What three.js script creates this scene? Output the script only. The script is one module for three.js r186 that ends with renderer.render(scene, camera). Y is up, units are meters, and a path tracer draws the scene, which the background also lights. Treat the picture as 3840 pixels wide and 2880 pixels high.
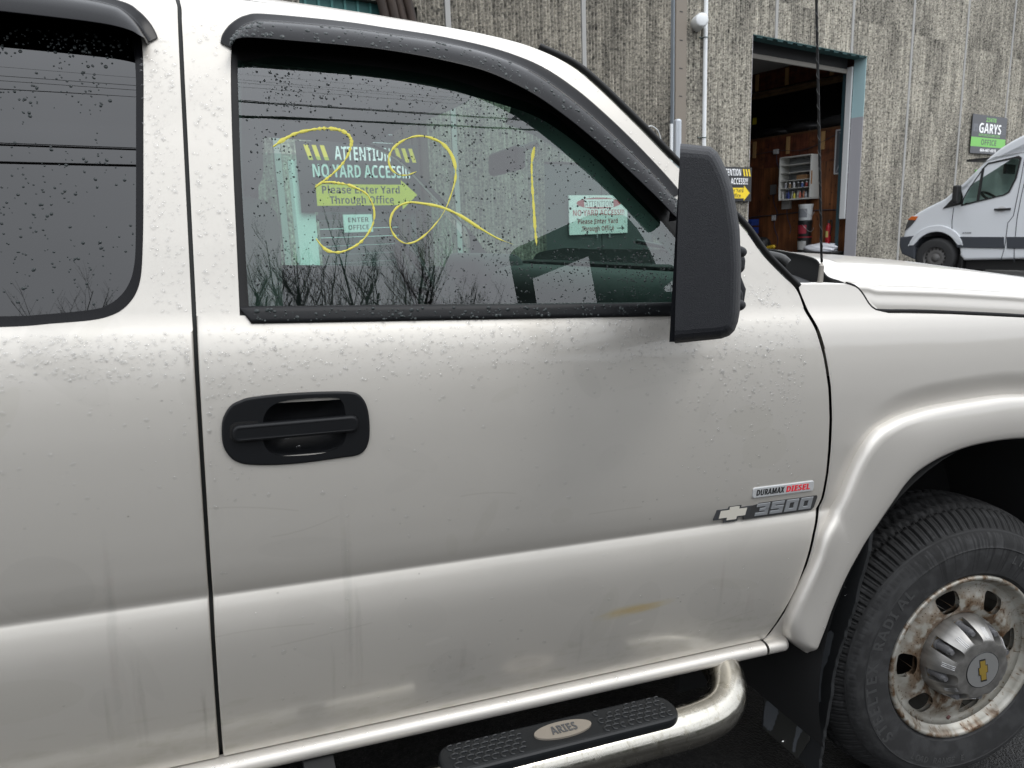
import * as THREE from 'three';
import { mergeGeometries } from 'three/addons/utils/BufferGeometryUtils.js';
import { RoundedBoxGeometry } from 'three/addons/geometries/RoundedBoxGeometry.js';
import { FontLoader } from 'three/addons/loaders/FontLoader.js';
import { TextGeometry } from 'three/addons/geometries/TextGeometry.js';
import { Brush, Evaluator, SUBTRACTION } from 'three-bvh-csg';

// ---------------------------------------------------------------- camera, sky, sun, exposure
const scene = new THREE.Scene();
const CAM = new THREE.Vector3(0, 1.39, 1.15);
const camera = new THREE.PerspectiveCamera(56.145, 4 / 3, 0.05, 400);
camera.position.copy(CAM);
{
  const fwd = new THREE.Vector3(0.34480525, -0.20230895, -0.91661356), up = new THREE.Vector3(0.10769806, 0.9785759, -0.17547177);
  camera.up.copy(up);
  camera.lookAt(CAM.clone().add(fwd));
}
camera.focus = 1.45; camera.userData.fStop = 13;               // slight softness of the far wall, as a phone gives it
const renderer = new THREE.WebGLRenderer({ antialias: true });
renderer.toneMapping = THREE.LinearToneMapping;
renderer.toneMappingExposure = 1.0;
renderer.shadowMap.enabled = true;

function mulberry(a) {
  return () => { a |= 0; a = (a + 0x6d2b79f5) | 0; let t = Math.imul(a ^ (a >>> 15), 1 | a); t = (t + Math.imul(t ^ (t >>> 7), 61 | t)) ^ t; return ((t ^ (t >>> 14)) >>> 0) / 4294967296; };
}
const rnd = mulberry(20240117);
const rr = (a, b) => a + (b - a) * rnd();
const clamp = THREE.MathUtils.clamp, lerp = THREE.MathUtils.lerp;
const smooth = (x, a, b) => { const t = clamp((x - a) / (b - a), 0, 1); return t * t * (3 - 2 * t); };
// value noise
const NT = (() => { const r = mulberry(77), a = new Float32Array(65536); for (let i = 0; i < 65536; i++) a[i] = r(); return a; })();
const hash = (x, y) => NT[((y & 255) << 8) | (x & 255)];
function vnoise(x, y, per = 256) {
  const xi = Math.floor(x), yi = Math.floor(y), fx = x - xi, fy = y - yi, u = fx * fx * (3 - 2 * fx), v = fy * fy * (3 - 2 * fy);
  const m = (k) => ((k % per) + per) % per;
  const a = hash(m(xi), m(yi)), b = hash(m(xi + 1), m(yi)), c = hash(m(xi), m(yi + 1)), d = hash(m(xi + 1), m(yi + 1));
  return a + (b - a) * u + (c - a) * v + (a - b - c + d) * u * v;
}
const fbm = (x, y, o = 4, per = 256) => { let s = 0, a = 0.5, t = 0; for (let i = 0; i < o; i++) { s += a * vnoise(x, y, per); t += a; x *= 2; y *= 2; per *= 2; a *= 0.5; } return s / t; };

{ // overcast sky, brighter towards the zenith, with soft cloud bands
  const W = 512, H = 256, data = new Float32Array(W * H * 4);
  for (let j = 0; j < H; j++) for (let i = 0; i < W; i++) {
    const el = ((j + 0.5) / H - 0.5) * Math.PI, az = ((i + 0.5) / W) * Math.PI * 2, s = Math.sin(el), c = Math.cos(el);
    const k = 1 / (Math.max(s, 0) + 0.35), n = fbm(20 + c * Math.cos(az) * k * 1.7, 20 + c * Math.sin(az) * k * 1.7, 4);
    let L = s > 0 ? 2.42 * (1 + 0.75 * s) / 1.75 * (0.76 + 0.48 * n) : 0.4;
    const o = (j * W + i) * 4;
    data[o] = L * 0.945; data[o + 1] = L * 0.985; data[o + 2] = L * 1.05; data[o + 3] = 1;
  }
  const t = new THREE.DataTexture(data, W, H, THREE.RGBAFormat, THREE.FloatType);
  t.mapping = THREE.EquirectangularReflectionMapping; t.magFilter = THREE.LinearFilter; t.minFilter = THREE.LinearFilter; t.wrapS = THREE.RepeatWrapping; t.needsUpdate = true;
  scene.background = t; scene.environment = t;
}
const sun = new THREE.DirectionalLight(new THREE.Color(1, 0.97, 0.92), 0.9);
sun.position.set(6, 16, 9); sun.castShadow = true; sun.shadow.radius = 40; sun.shadow.mapSize.set(2048, 2048);
Object.assign(sun.shadow.camera, { left: -20, right: 20, top: 20, bottom: -20, near: 0.5, far: 60 });
scene.add(sun);

// ---------------------------------------------------------------- helpers
const names = new Map();
function numbered(n) { const k = names.get(n) ?? 0; names.set(n, k + 1); return k ? n + '_' + String(k).padStart(3, '0') : n; }
function tag(o, label, category, group) { o.userData.label = label; o.userData.category = category; if (group) o.userData.group = group; return o; }
function thing(name, label, category, group) { const g = new THREE.Group(); g.name = numbered(name); scene.add(g); return tag(g, label, category, group); }
function obj(name, geo, m, parent) {
  const g = Array.isArray(geo) ? merge(geo) : geo;
  const o = new THREE.Mesh(g, m); o.name = parent ? name : numbered(name); o.castShadow = o.receiveShadow = true; (parent ?? scene).add(o); return o;
}
function merge(list) {
  const l = list.map((g) => { const q = g.index ? g.toNonIndexed() : g.clone(); for (const k of Object.keys(q.attributes)) if (!['position', 'normal', 'uv'].includes(k)) q.deleteAttribute(k); if (!q.attributes.uv) q.setAttribute('uv', new THREE.BufferAttribute(new Float32Array(q.attributes.position.count * 2), 2)); return q; });
  return mergeGeometries(l);
}
const M = (o) => new THREE.MeshStandardMaterial(o), MP = (o) => new THREE.MeshPhysicalMaterial({ side: THREE.DoubleSide, ...o });
const col = (r, g, b) => new THREE.Color().setRGB(r, g ?? r, b ?? r);
const box = (w, h, d, x = 0, y = 0, z = 0, r = 0) => { const g = r ? new RoundedBoxGeometry(w, h, d, 2, r) : new THREE.BoxGeometry(w, h, d); return g.translate(x, y, z); };
const cyl = (r0, r1, h, n = 16) => new THREE.CylinderGeometry(r0, r1, h, n);
const V = (x, y, z) => new THREE.Vector3(x, y, z);
function tube(pts, r, seg = 24, rad = 8, closed = false) { return new THREE.TubeGeometry(new THREE.CatmullRomCurve3(pts.map((p) => (p.isVector3 ? p : V(...p))), closed, 'catmullrom', 0.5), seg, r, rad, closed); }
function rod(a, b, r, n = 10) { a = V(...a); b = V(...b); const d = b.clone().sub(a), g = cyl(r, r, d.length(), n); g.applyQuaternion(new THREE.Quaternion().setFromUnitVectors(V(0, 1, 0), d.clone().normalize())); const m = a.add(b).multiplyScalar(0.5); return g.translate(m.x, m.y, m.z); }
// grid of points: fn(i, j) -> {p:[x,y,z], n?:[..], uv?:[..]}
function grid(nu, nv, fn, skip) {
  const P = [], N = [], U = [], I = []; let hasN = false;
  for (let j = 0; j <= nv; j++) for (let i = 0; i <= nu; i++) { const q = fn(i, j); P.push(...q.p); U.push(...(q.uv ?? [i / nu, j / nv])); if (q.n) { hasN = true; N.push(...q.n); } }
  for (let j = 0; j < nv; j++) for (let i = 0; i < nu; i++) {
    if (skip && skip(i, j)) continue;
    const a = j * (nu + 1) + i, b = a + 1, c = a + nu + 1, d = c + 1; I.push(a, b, d, a, d, c);
  }
  const g = new THREE.BufferGeometry(); g.setAttribute('position', new THREE.Float32BufferAttribute(P, 3)); g.setAttribute('uv', new THREE.Float32BufferAttribute(U, 2)); g.setIndex(I);
  if (hasN) { // keep the winding on the side the normals point to
    let dot = 0; const A = V(0, 0, 0), B = V(0, 0, 0), C = V(0, 0, 0);
    for (let k = 0; k < I.length; k += 3) { A.fromArray(P, I[k] * 3); B.fromArray(P, I[k + 1] * 3); C.fromArray(P, I[k + 2] * 3); B.sub(A).cross(C.sub(A)); dot += B.x * N[I[k] * 3] + B.y * N[I[k] * 3 + 1] + B.z * N[I[k] * 3 + 2]; }
    if (dot < 0) { for (let k = 0; k < I.length; k += 3) { const t = I[k + 1]; I[k + 1] = I[k + 2]; I[k + 2] = t; } g.setIndex(I); }
    g.setAttribute('normal', new THREE.Float32BufferAttribute(N, 3));
  } else g.computeVertexNormals();
  return g;
}
const pl = (pts, t) => { // point at share t of a polyline given by index
  const f = clamp(t, 0, 1) * (pts.length - 1), i = Math.min(Math.floor(f), pts.length - 2), k = f - i; return pts[i].map((v, c) => v + (pts[i + 1][c] - v) * k);
};
const cm = (pts, t) => { // Catmull-Rom by index
  const f = clamp(t, 0, 1) * (pts.length - 1), i = Math.min(Math.floor(f), pts.length - 2), k = f - i, g = (q) => pts[clamp(q, 0, pts.length - 1)];
  const a = g(i - 1), b = g(i), c = g(i + 1), d = g(i + 2);
  return b.map((v, n) => 0.5 * (2 * v + (c[n] - a[n]) * k + (2 * a[n] - 5 * v + 4 * c[n] - d[n]) * k * k + (3 * v - a[n] - 3 * c[n] + d[n]) * k * k * k));
};
const interp = (tab, y) => { // tab of [y, x] rising in y
  if (y <= tab[0][0]) return tab[0][1];
  for (let i = 1; i < tab.length; i++) if (y <= tab[i][0]) { const [a, p] = tab[i - 1], [b, q] = tab[i]; return p + ((q - p) * (y - a)) / (b - a); }
  return tab[tab.length - 1][1];
};
function canvasTex(w, h, draw, srgb = true) {
  const c = document.createElement('canvas'); c.width = w; c.height = h; draw(c.getContext('2d'), w, h);
  const t = new THREE.CanvasTexture(c); if (srgb) t.colorSpace = THREE.SRGBColorSpace; t.anisotropy = 8; t.wrapS = t.wrapT = THREE.RepeatWrapping; return t;
}
function dataTex(w, h, fn, srgb = false) {
  const d = new Uint8Array(w * h * 4);
  for (let j = 0; j < h; j++) for (let i = 0; i < w; i++) { const v = fn(i, j), o = (j * w + i) * 4; if (typeof v === 'number') d[o] = d[o + 1] = d[o + 2] = v; else { d[o] = v[0]; d[o + 1] = v[1]; d[o + 2] = v[2]; } d[o + 3] = 255; }
  const t = new THREE.DataTexture(d, w, h); t.magFilter = THREE.LinearFilter; t.minFilter = THREE.LinearMipmapLinearFilter; t.generateMipmaps = true; t.wrapS = t.wrapT = THREE.RepeatWrapping; if (srgb) t.colorSpace = THREE.SRGBColorSpace; t.needsUpdate = true; return t;
}
function shapeOf(pts, holes = []) { const s = new THREE.Shape(pts.map((p) => new THREE.Vector2(...p))); for (const h of holes) s.holes.push(new THREE.Path(h.map((p) => new THREE.Vector2(...p)))); return s; }
function rrect(x0, y0, x1, y1, r) {
  const s = new THREE.Shape(); s.moveTo(x0 + r, y0); s.lineTo(x1 - r, y0); s.quadraticCurveTo(x1, y0, x1, y0 + r); s.lineTo(x1, y1 - r); s.quadraticCurveTo(x1, y1, x1 - r, y1); s.lineTo(x0 + r, y1); s.quadraticCurveTo(x0, y1, x0, y1 - r); s.lineTo(x0, y0 + r); s.quadraticCurveTo(x0, y0, x0 + r, y0); return s;
}
const extr = (s, depth, bevel = 0, o = {}) => new THREE.ExtrudeGeometry(s, { depth, bevelEnabled: bevel > 0, bevelSize: bevel, bevelThickness: bevel, bevelSegments: 2, curveSegments: 12, ...o });

// ---------------------------------------------------------------- ground
const TH = 13.927 * Math.PI / 180, PAD = 0.344;              // the warehouse is turned a little to the truck and stands on a higher pad
const WX = V(Math.cos(TH), 0, -Math.sin(TH)), WZ = V(Math.sin(TH), 0, Math.cos(TH));
const TILT = 3.415 * Math.PI / 180;                            // the lot falls towards the truck's nose
function groundY(x, z) {
  const near = -Math.tan(TILT) * clamp(x, -4, 4) + 0.0075;
  const b = -((x - CAM.x) * WZ.x + (z - CAM.z) * WZ.z);       // metres towards the facade
  return lerp(near, PAD, smooth(b, 3.6, 6.6)) * (1 - smooth(Math.abs(x), 14, 30) * 0) ;
}
const asphaltMap = dataTex(1024, 1024, (i, j) => {
  const a = fbm(i / 4, j / 4, 2, 256), b = fbm(i / 64, j / 64, 4, 16), s = hash(i, j * 3) > 0.985 ? 50 : 0;
  const v = 30 + 34 * a + 34 * (b - 0.5) + s; return [v * 1.02, v, v * 0.97];
}, true);
const asphaltBump = dataTex(512, 512, (i, j) => 255 * (0.65 * vnoise(i / 2.5, j / 2.5, 256) + 0.35 * hash(i, j)));
const asphaltRough = dataTex(512, 512, (i, j) => { const b = fbm(i / 64, j / 64, 4, 8); return 255 * clamp(0.42 + 0.5 * smooth(b, 0.38, 0.6), 0, 1); });
for (const [t, r] of [[asphaltMap, 0.5], [asphaltBump, 1.6], [asphaltRough, 0.25]]) t.repeat.set(r, r);
const asphalt = MP({ specularIntensity: 0.45, color: col(0.5), map: asphaltMap, bumpMap: asphaltBump, bumpScale: 0.003, roughnessMap: asphaltRough, roughness: 0.95 });
{
  const xs = [], zs = [];
  for (let x = -140; x < -10; x += 10) xs.push(x); for (let x = -10; x < 30; x += 0.5) xs.push(x); for (let x = 30; x <= 150; x += 10) xs.push(x);
  for (let z = -150; z < -16; z += 10) zs.push(z); for (let z = -16; z < 6; z += 0.4) zs.push(z); for (let z = 6; z <= 150; z += 8) zs.push(z);
  const g = grid(xs.length - 1, zs.length - 1, (i, j) => ({ p: [xs[i], groundY(xs[i], zs[zs.length - 1 - j]), zs[zs.length - 1 - j]], uv: [xs[i], zs[zs.length - 1 - j]] }));
  const o = obj('ground', g, asphalt); o.userData.kind = 'structure'; o.userData.label = 'wet dark asphalt yard under the truck and up to the warehouse';
}

// ---------------------------------------------------------------- warehouse
const FAC = -9.0;                                              // facade plane in the building's own axes
function inBuilding(g) { g.position.set(CAM.x, PAD, CAM.z); g.rotation.y = TH; return g; }
const UP = 1.046;                                              // height of the lens above the pad
const ribTex = dataTex(1024, 1024, (i, j) => {                 // 5.12 m square; broken ribs, aggregate, rain stains
  const big = fbm(i / 128, j / 256, 4, 8), streak = fbm(i / 10, j / 170, 3, 102), fine = hash(i, j), mid = vnoise(i / 3.1, j / 4, 330), mid2 = vnoise(i / 5, j / 7, 204);
  let v = 0.70 + 0.34 * (big - 0.5) + 0.34 * (streak - 0.5) + 0.2 * (fine - 0.5);
  if (mid > 0.64) v -= 0.6 * (mid - 0.52); if (mid2 > 0.68) v -= 0.45 * (mid2 - 0.55);
  if (mid < 0.2) v += 0.15;
  v = clamp(v, 0.2, 1) * 205; return [v, v * 0.985, v * 0.94];
}, true);
ribTex.repeat.set(1 / 5.12, 1 / 5.12);
const ribBump = dataTex(512, 512, (i, j) => 255 * (0.5 * vnoise(i / 2, j / 3, 256) + 0.5 * hash(i, j))); ribBump.repeat.set(1 / 2, 1 / 2);
const concreteA = M({ color: col(1.24, 1.195, 1.11), map: ribTex, bumpMap: ribBump, bumpScale: 0.008, roughness: 0.95 });
const concreteB = M({ color: col(0.84, 0.8, 0.735), map: ribTex, bumpMap: ribBump, bumpScale: 0.008, roughness: 0.95 });
const concretePlain = M({ color: col(0.5, 0.49, 0.46), map: ribTex, roughness: 0.9 });
const seamMat = M({ color: col(0.36, 0.355, 0.34), roughness: 0.9 });
function ribPanel(x0, x1, y0, y1) { // cast ribs with a broken face
  const pitch = 0.064, n = Math.max(1, Math.round((x1 - x0) / pitch)), p = (x1 - x0) / n, rows = Math.max(2, Math.round((y1 - y0) / 0.09)), prof = [[0, -0.012], [0.22, -0.010], [0.40, 0.018], [0.70, 0.018], [0.88, -0.010]];
  const nu = n * prof.length;
  return grid(nu, rows, (i, j) => {
    const r = Math.floor(i / prof.length), [fx, fz] = i === nu ? [0, -0.012] : prof[i % prof.length];
    const y = y0 + ((y1 - y0) * j) / rows, x = i === nu ? x1 : x0 + (r + fx) * p, e = j > 0 && j < rows && i > 0 && i < nu;
    return { p: [x + (e && fz > 0 ? rr(-0.004, 0.004) : 0), y, FAC + fz + (fz > 0 ? rr(-0.010, 0.003) : rr(-0.002, 0.002))], uv: [x, y] };
  });
}
const bld = inBuilding(thing('warehouse', 'long ribbed concrete warehouse with an open bay door behind the pickup', 'building'));
{
  const T = 8.2, D1 = [11.83, 15.66, 4.466], D2 = [3.35, 4.93, 4.0], D3 = [6.95, 9.3, 2.12];
  const P = (x0, x1, y0 = -0.3, y1 = T, m = concreteA) => obj('wall_panel', ribPanel(x0, x1, y0, y1), m, bld);
  const seams = [-7.1, -4.6, -2.1, 0.4, 2.9, 5.38, 7.77, 9.8, 12.5, 15.04, 17.44, 19.98, 22.5, 25, 27.5, 30], w = 0.035;
  P(-7.06, -4.64, -0.3, T, concreteB); P(-4.56, -2.14, -0.3, T, concreteB); P(-2.06, 0.36, -0.3, T, concreteB); P(0.44, 2.86, -0.3, T, concreteB);
  P(2.94, D2[0], -0.3, T, concreteA); P(D2[0], D2[1], D2[2], T, concreteB); P(D2[1], 5.34, -0.3, T, concreteB);
  P(5.42, D3[0], -0.3, T, concreteB); P(D3[0], 7.73, D3[2], T, concreteB); P(7.81, D3[1], D3[2], T, concreteB); P(D3[1], 9.76, -0.3, T, concreteB);
  P(9.84, D1[0], -0.3, T); P(D1[0], 12.46, D1[2], T); P(12.54, 15.0, D1[2], T); P(15.08, D1[1], D1[2], T); P(D1[1], 17.4, -0.3, T);
  P(17.48, 19.94); P(20.02, 22.46); P(22.54, 24.96); P(25.04, 27.46); P(27.54, 29.96);
  for (const s of seams) { const y0 = s > D1[0] && s < D1[1] ? D1[2] : s > D3[0] && s < D3[1] ? D3[2] : -0.3; obj('panel_joint', box(0.078, T - y0, 0.03, s, (T + y0) / 2, FAC + 0.004), seamMat, bld); }
  // wall behind the ribs, with the openings left free
  const wb = (x0, x1, y0, y1) => box(x1 - x0, y1 - y0, 0.24, (x0 + x1) / 2, (y0 + y1) / 2, FAC - 0.145);
  obj('wall_core', [wb(-7.1, D2[0], -0.3, T), wb(D2[0], D2[1], D2[2], T), wb(D2[1], D3[0], -0.3, T), wb(D3[0], D3[1], D3[2], T), wb(D3[1], D1[0], -0.3, T), wb(D1[0], D1[1], D1[2], T), wb(D1[1], 30, -0.3, T)], concretePlain, bld);
  obj('roof', [box(38, 0.2, 12, 11.5, T + 0.1, FAC - 5.9)], M({ color: col(0.12), roughness: 0.9 }), bld);
  // bay one: teal lintel, jambs, door track, the raised door's bottom bar
  const teal = M({ color: col(0.02, 0.085, 0.085), roughness: 0.6 }), tealLight = M({ color: col(0.42, 0.6, 0.62), roughness: 0.6 }), greyPaint = M({ color: col(0.42, 0.41, 0.43), roughness: 0.7 });
  const lint = [box(D1[1] - D1[0] - 0.01, 0.012, 0.29, (D1[0] + D1[1]) / 2, D1[2] - 0.008, FAC - 0.13)];
  for (let k = 0; k < 12; k++) lint.push(box(0.17, 0.03, 0.02, D1[0] + 0.2 + k * 0.31, D1[2] - 0.025, FAC - 0.01 + rr(-0.004, 0.004)));
  obj('lintel', lint, teal, bld);
  obj('door_jamb', [box(0.012, 1.2, 0.27, D1[1] - 0.008, 3.86, FAC - 0.14)], tealLight, bld);
  obj('door_jamb', [box(0.012, 3.26, 0.27, D1[1] - 0.008, 1.63, FAC - 0.14)], greyPaint, bld);
  obj('door_jamb', [box(0.012, D1[2], 0.27, D1[0] + 0.008, D1[2] / 2, FAC - 0.14)], greyPaint, bld);
  obj('door_track', [box(0.05, 3.2, 0.13, D1[1] - 0.035, 2.72, FAC - 0.35, 0.01)], M({ color: col(0.68, 0.69, 0.68), roughness: 0.5 }), bld);
  obj('door_track', [box(0.03, D1[2], 0.07, D1[1] - 0.03, D1[2] / 2, FAC - 0.46)], M({ color: col(0.03, 0.06, 0.07), roughness: 0.5 }), bld);
  obj('door_bottom_bar', [box(D1[1] - D1[0] - 0.1, 0.09, 0.05, (D1[0] + D1[1]) / 2, 4.24, FAC - 0.42, 0.01)], M({ color: col(0.28, 0.26, 0.23), roughness: 0.7 }), bld);
  obj('overhead_door', [box(D1[1] - D1[0] - 0.1, 0.3, 0.05, (D1[0] + D1[1]) / 2, 4.44, FAC - 0.43)], M({ color: col(0.02), roughness: 0.7 }), bld);
  // the room behind it
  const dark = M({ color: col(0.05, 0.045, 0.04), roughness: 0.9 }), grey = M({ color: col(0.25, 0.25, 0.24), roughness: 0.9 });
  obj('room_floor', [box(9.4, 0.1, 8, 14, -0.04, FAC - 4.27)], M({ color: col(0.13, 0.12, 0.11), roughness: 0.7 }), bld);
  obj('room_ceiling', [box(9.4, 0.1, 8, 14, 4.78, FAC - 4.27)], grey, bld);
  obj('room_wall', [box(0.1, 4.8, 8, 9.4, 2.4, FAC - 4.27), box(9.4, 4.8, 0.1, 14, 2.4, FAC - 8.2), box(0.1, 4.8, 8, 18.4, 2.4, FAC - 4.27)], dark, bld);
  // side wall of plywood sheets with battens, a dark storage loft above it
  const wood = (r, g, b, seed) => { const t = dataTex(256, 256, (i, j) => { const n = fbm(i / 6 + seed * 9, j / 90, 4, 256), k = fbm(i / 50, j / 40 + seed, 3, 256), kn = vnoise(i / 9 + seed, j / 9, 256) > 0.93 ? 0.55 : 1; const v = (0.6 + 0.5 * n) * (0.65 + 0.6 * k) * kn; return [255 * clamp(v * 0.85, 0, 1), 255 * clamp(v * 0.84, 0, 1), 255 * clamp(v * 0.82, 0, 1)]; }, true); return M({ color: col(r, g, b), map: t, roughness: 0.7 }); };
  const ply = [wood(0.34, 0.125, 0.04, 1), wood(0.26, 0.085, 0.03, 2), wood(0.22, 0.06, 0.025, 3)], batten = M({ color: col(0.42, 0.25, 0.1), roughness: 0.8 });
  let k = 0;
  for (const [b0, b1, y0, y1] of [[9.3, 10.52, 0.02, 2.44], [10.525, 11.73, 0.02, 2.44], [11.735, 12.95, 0.02, 2.44], [12.955, 14.2, 0.02, 2.44], [9.3, 10.52, 2.445, 3.15], [10.525, 11.73, 2.445, 3.15], [11.735, 12.95, 2.445, 3.15], [12.955, 14.2, 2.445, 3.15], [9.3, 11.1, 4.3, 4.73], [11.105, 13, 4.3, 4.73]])
    obj('plywood_sheet', box(0.018, y1 - y0, b1 - b0, 16.02 + (k % 3) * 0.002, (y0 + y1) / 2, -(b0 + b1) / 2), ply[[0, 0, 1, 0, 1, 2, 1, 2, 2, 2][k++]], bld);
  for (const [b, y0, y1] of [[11.06, 2.72, 3.12], [12.02, 2.72, 3.12], [10.14, 2.72, 3.12], [11.16, 4.31, 4.7], [12.0, 4.31, 4.7], [10.0, 4.31, 4.7]]) obj('batten', box(0.03, y1 - y0, 0.09, 15.99, (y0 + y1) / 2, -b), batten, bld);
  obj('loft_beam', box(0.06, 0.14, 5, 16.0, 4.2, -11.7), wood(0.3, 0.19, 0.09, 4), bld);
  obj('loft_shelf', box(2.3, 0.04, 5, 17.17, 3.17, -11.7), wood(0.25, 0.12, 0.05, 5), bld);
  obj('room_wall', [box(0.05, 3.1, 5, 16.06, 1.55, -11.8)], dark, bld);
  // bay two: dark ribbed shutter with a teal top and a timber jamb
  const sh = []; for (let i = 0; i < 26; i++) sh.push(box(D2[1] - D2[0], 0.105, 0.03, (D2[0] + D2[1]) / 2, 0.06 + i * 0.11, FAC - 0.2, 0.008));
  for (const s of sh) obj('shutter_slat', s, M({ color: col(0.035, 0.045, 0.045), roughness: 0.6 }), bld);
  obj('shutter_hood', [box(D2[1] - D2[0], 1.05, 0.1, (D2[0] + D2[1]) / 2, 3.47, FAC - 0.15)], M({ color: col(0.03, 0.12, 0.115), roughness: 0.6 }), bld);
  const ribs = []; for (let i = 0; i < 9; i++) ribs.push(box(0.03, 1.05, 0.02, D2[0] + 0.1 + i * 0.17, 3.47, FAC - 0.092)); obj('shutter_hood_rib', ribs, M({ color: col(0.06, 0.2, 0.19), roughness: 0.6 }), bld);
  for (const [x, d] of [[4.5, 0.06], [4.62, 0.09], [4.74, 0.07], [4.86, 0.1]]) obj('timber_post', tube([[x - 0.03, -0.3, FAC + d], [x - 0.02, 2.6, FAC + d], [x - 0.05, 3.7, FAC + d], [x - 0.3, 4.5, FAC + d], [x - 0.6, 4.9, FAC + d]], 0.062, 20, 8), wood(0.09, 0.06, 0.045, 6 + x), bld);
  // steel double door
  const dd = M({ color: col(0.05, 0.055, 0.055), roughness: 0.55 });
  for (const x of [7.53, 8.72]) { const d = obj('steel_door', box(1.165, 2.08, 0.05, x, 1.05, FAC - 0.06, 0.006), dd, bld); obj('handle', rod([x + (x < 8 ? 0.46 : -0.46), 0.95, FAC], [x + (x < 8 ? 0.46 : -0.46), 1.15, FAC], 0.014), M({ color: col(0.5), metalness: 1, roughness: 0.35 }), d); }
}
// pieces on and before the facade
const plastic = M({ color: col(0.8, 0.82, 0.82), roughness: 0.4 });
{
  const g = inBuilding(thing('drain_pipe', 'thin white pipe running down the concrete pier left of the bay door', 'pipe'));
  obj('pipe', rod([10.46, -0.2, FAC + 0.07], [10.46, 8, FAC + 0.07], 0.036, 12), plastic, g);
  for (const y of [0.9, 2.6, 4.24, 6]) obj('bracket', [new THREE.TorusGeometry(0.042, 0.008, 6, 16).rotateX(Math.PI / 2).translate(10.46, y, FAC + 0.07), box(0.16, 0.012, 0.03, 10.43, y, FAC + 0.025)], M({ color: col(0.12, 0.16, 0.16), metalness: 0.8, roughness: 0.4 }), g);
}
{
  const g = inBuilding(thing('wall_vent', 'short white round vent stub sticking out beside the thin white pipe', 'vent'));
  obj('stub', new THREE.LatheGeometry([[0.002, 0.3], [0.09, 0.3], [0.112, 0.27], [0.118, 0.18], [0.112, 0.14], [0.118, 0.06], [0.12, 0.0]].map((p) => new THREE.Vector2(...p)), 24).rotateX(Math.PI / 2).rotateY(-0.5).translate(10.3, UP + 3.4, FAC), plastic, g);
}
{
  const g = inBuilding(thing('cable_tray', 'tall brown grey slotted steel strut running up the wall left of the white pipe', 'strut'));
  const m = M({ color: col(0.215, 0.185, 0.15), roughness: 0.7 });
  obj('channel', [box(0.26, 8, 0.08, 9.83, 4, FAC + 0.06, 0.01), box(0.03, 8, 0.05, 9.98, 4, FAC + 0.04)], m, g);
  obj('edge_strip', box(0.03, 8, 0.06, 9.68, 4, FAC + 0.045), M({ color: col(0.26, 0.29, 0.32), roughness: 0.5, metalness: 0.3 }), g);
  for (let i = 0; i < 17; i++) { obj('slot', box(0.07, 0.012, 0.006, 9.82, 0.6 + i * 0.44, FAC + 0.102).rotateZ(0), M({ color: col(0.05), roughness: 0.8 }), g); }
}
{
  const g = inBuilding(thing('steel_bollard', 'tall pale galvanised pipe post standing in front of the brown strut', 'post'));
  obj('post', new THREE.LatheGeometry([[0.001, 2.76], [0.03, 2.755], [0.058, 2.74], [0.06, 2.72], [0.06, -0.2]].map((p) => new THREE.Vector2(...p)), 20).translate(9.15, 0, -8.35), M({ color: col(0.5, 0.53, 0.56), roughness: 0.4, metalness: 0.5 }), g);
  const g2 = inBuilding(thing('conduit', 'thin white conduit standing left of the galvanised post with a curved hose', 'pipe'));
  obj('conduit_pipe', rod([9.6, -0.2, FAC + 0.1], [9.6, 2.78, FAC + 0.1], 0.026, 10), plastic, g2);
  obj('hose', tube([[9.0, 2.68, FAC + 0.06], [9.15, 2.73, FAC + 0.07], [9.3, 2.66, FAC + 0.08], [9.38, 2.52, FAC + 0.07], [9.4, 2.4, FAC + 0.05]], 0.008, 20, 6), plastic, g2);
}
// ---- signs
const F = 'sans-serif';
function fitText(c, s, x, y, w, font, stretch = 1) { c.save(); c.font = font; const m = c.measureText(s).width; c.translate(x, y); c.scale(w / m, stretch); c.textAlign = 'left'; c.fillText(s, 0, 0); c.restore(); }
function attentionArt(c, W, H) {
  c.fillStyle = '#101114'; c.fillRect(0, 0, W, H);
  c.fillStyle = '#f3d312';
  for (const s of [0, 1, 2]) for (const x0 of [0.055 * W + s * 0.062 * W, 0.79 * W + s * 0.062 * W]) { c.beginPath(); c.moveTo(x0, 0.05 * H); c.lineTo(x0 + 0.034 * W, 0.05 * H); c.lineTo(x0 + 0.066 * W, 0.26 * H); c.lineTo(x0 + 0.032 * W, 0.26 * H); c.fill(); }
  c.fillStyle = '#f4f5f5'; fitText(c, 'ATTENTION', 0.29 * W, 0.25 * H, 0.47 * W, `bold ${0.26 * H}px ${F}`, 1.05); fitText(c, 'NO YARD ACCESS!!!', 0.1 * W, 0.5 * H, 0.82 * W, `bold ${0.26 * H}px ${F}`, 0.98);
  c.fillStyle = '#f3d312'; c.beginPath(); c.moveTo(0.12 * W, 0.6 * H); c.lineTo(0.83 * W, 0.6 * H); c.lineTo(0.83 * W, 0.53 * H); c.lineTo(0.97 * W, 0.755 * H); c.lineTo(0.83 * W, 0.98 * H); c.lineTo(0.83 * W, 0.91 * H); c.lineTo(0.12 * W, 0.91 * H); c.fill();
  c.fillStyle = '#141414'; fitText(c, 'Please Enter Yard', 0.16 * W, 0.735 * H, 0.66 * W, `bold ${0.17 * H}px ${F}`, 0.9); fitText(c, 'Through Office', 0.22 * W, 0.885 * H, 0.54 * W, `bold ${0.17 * H}px ${F}`, 0.9);
}
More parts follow.
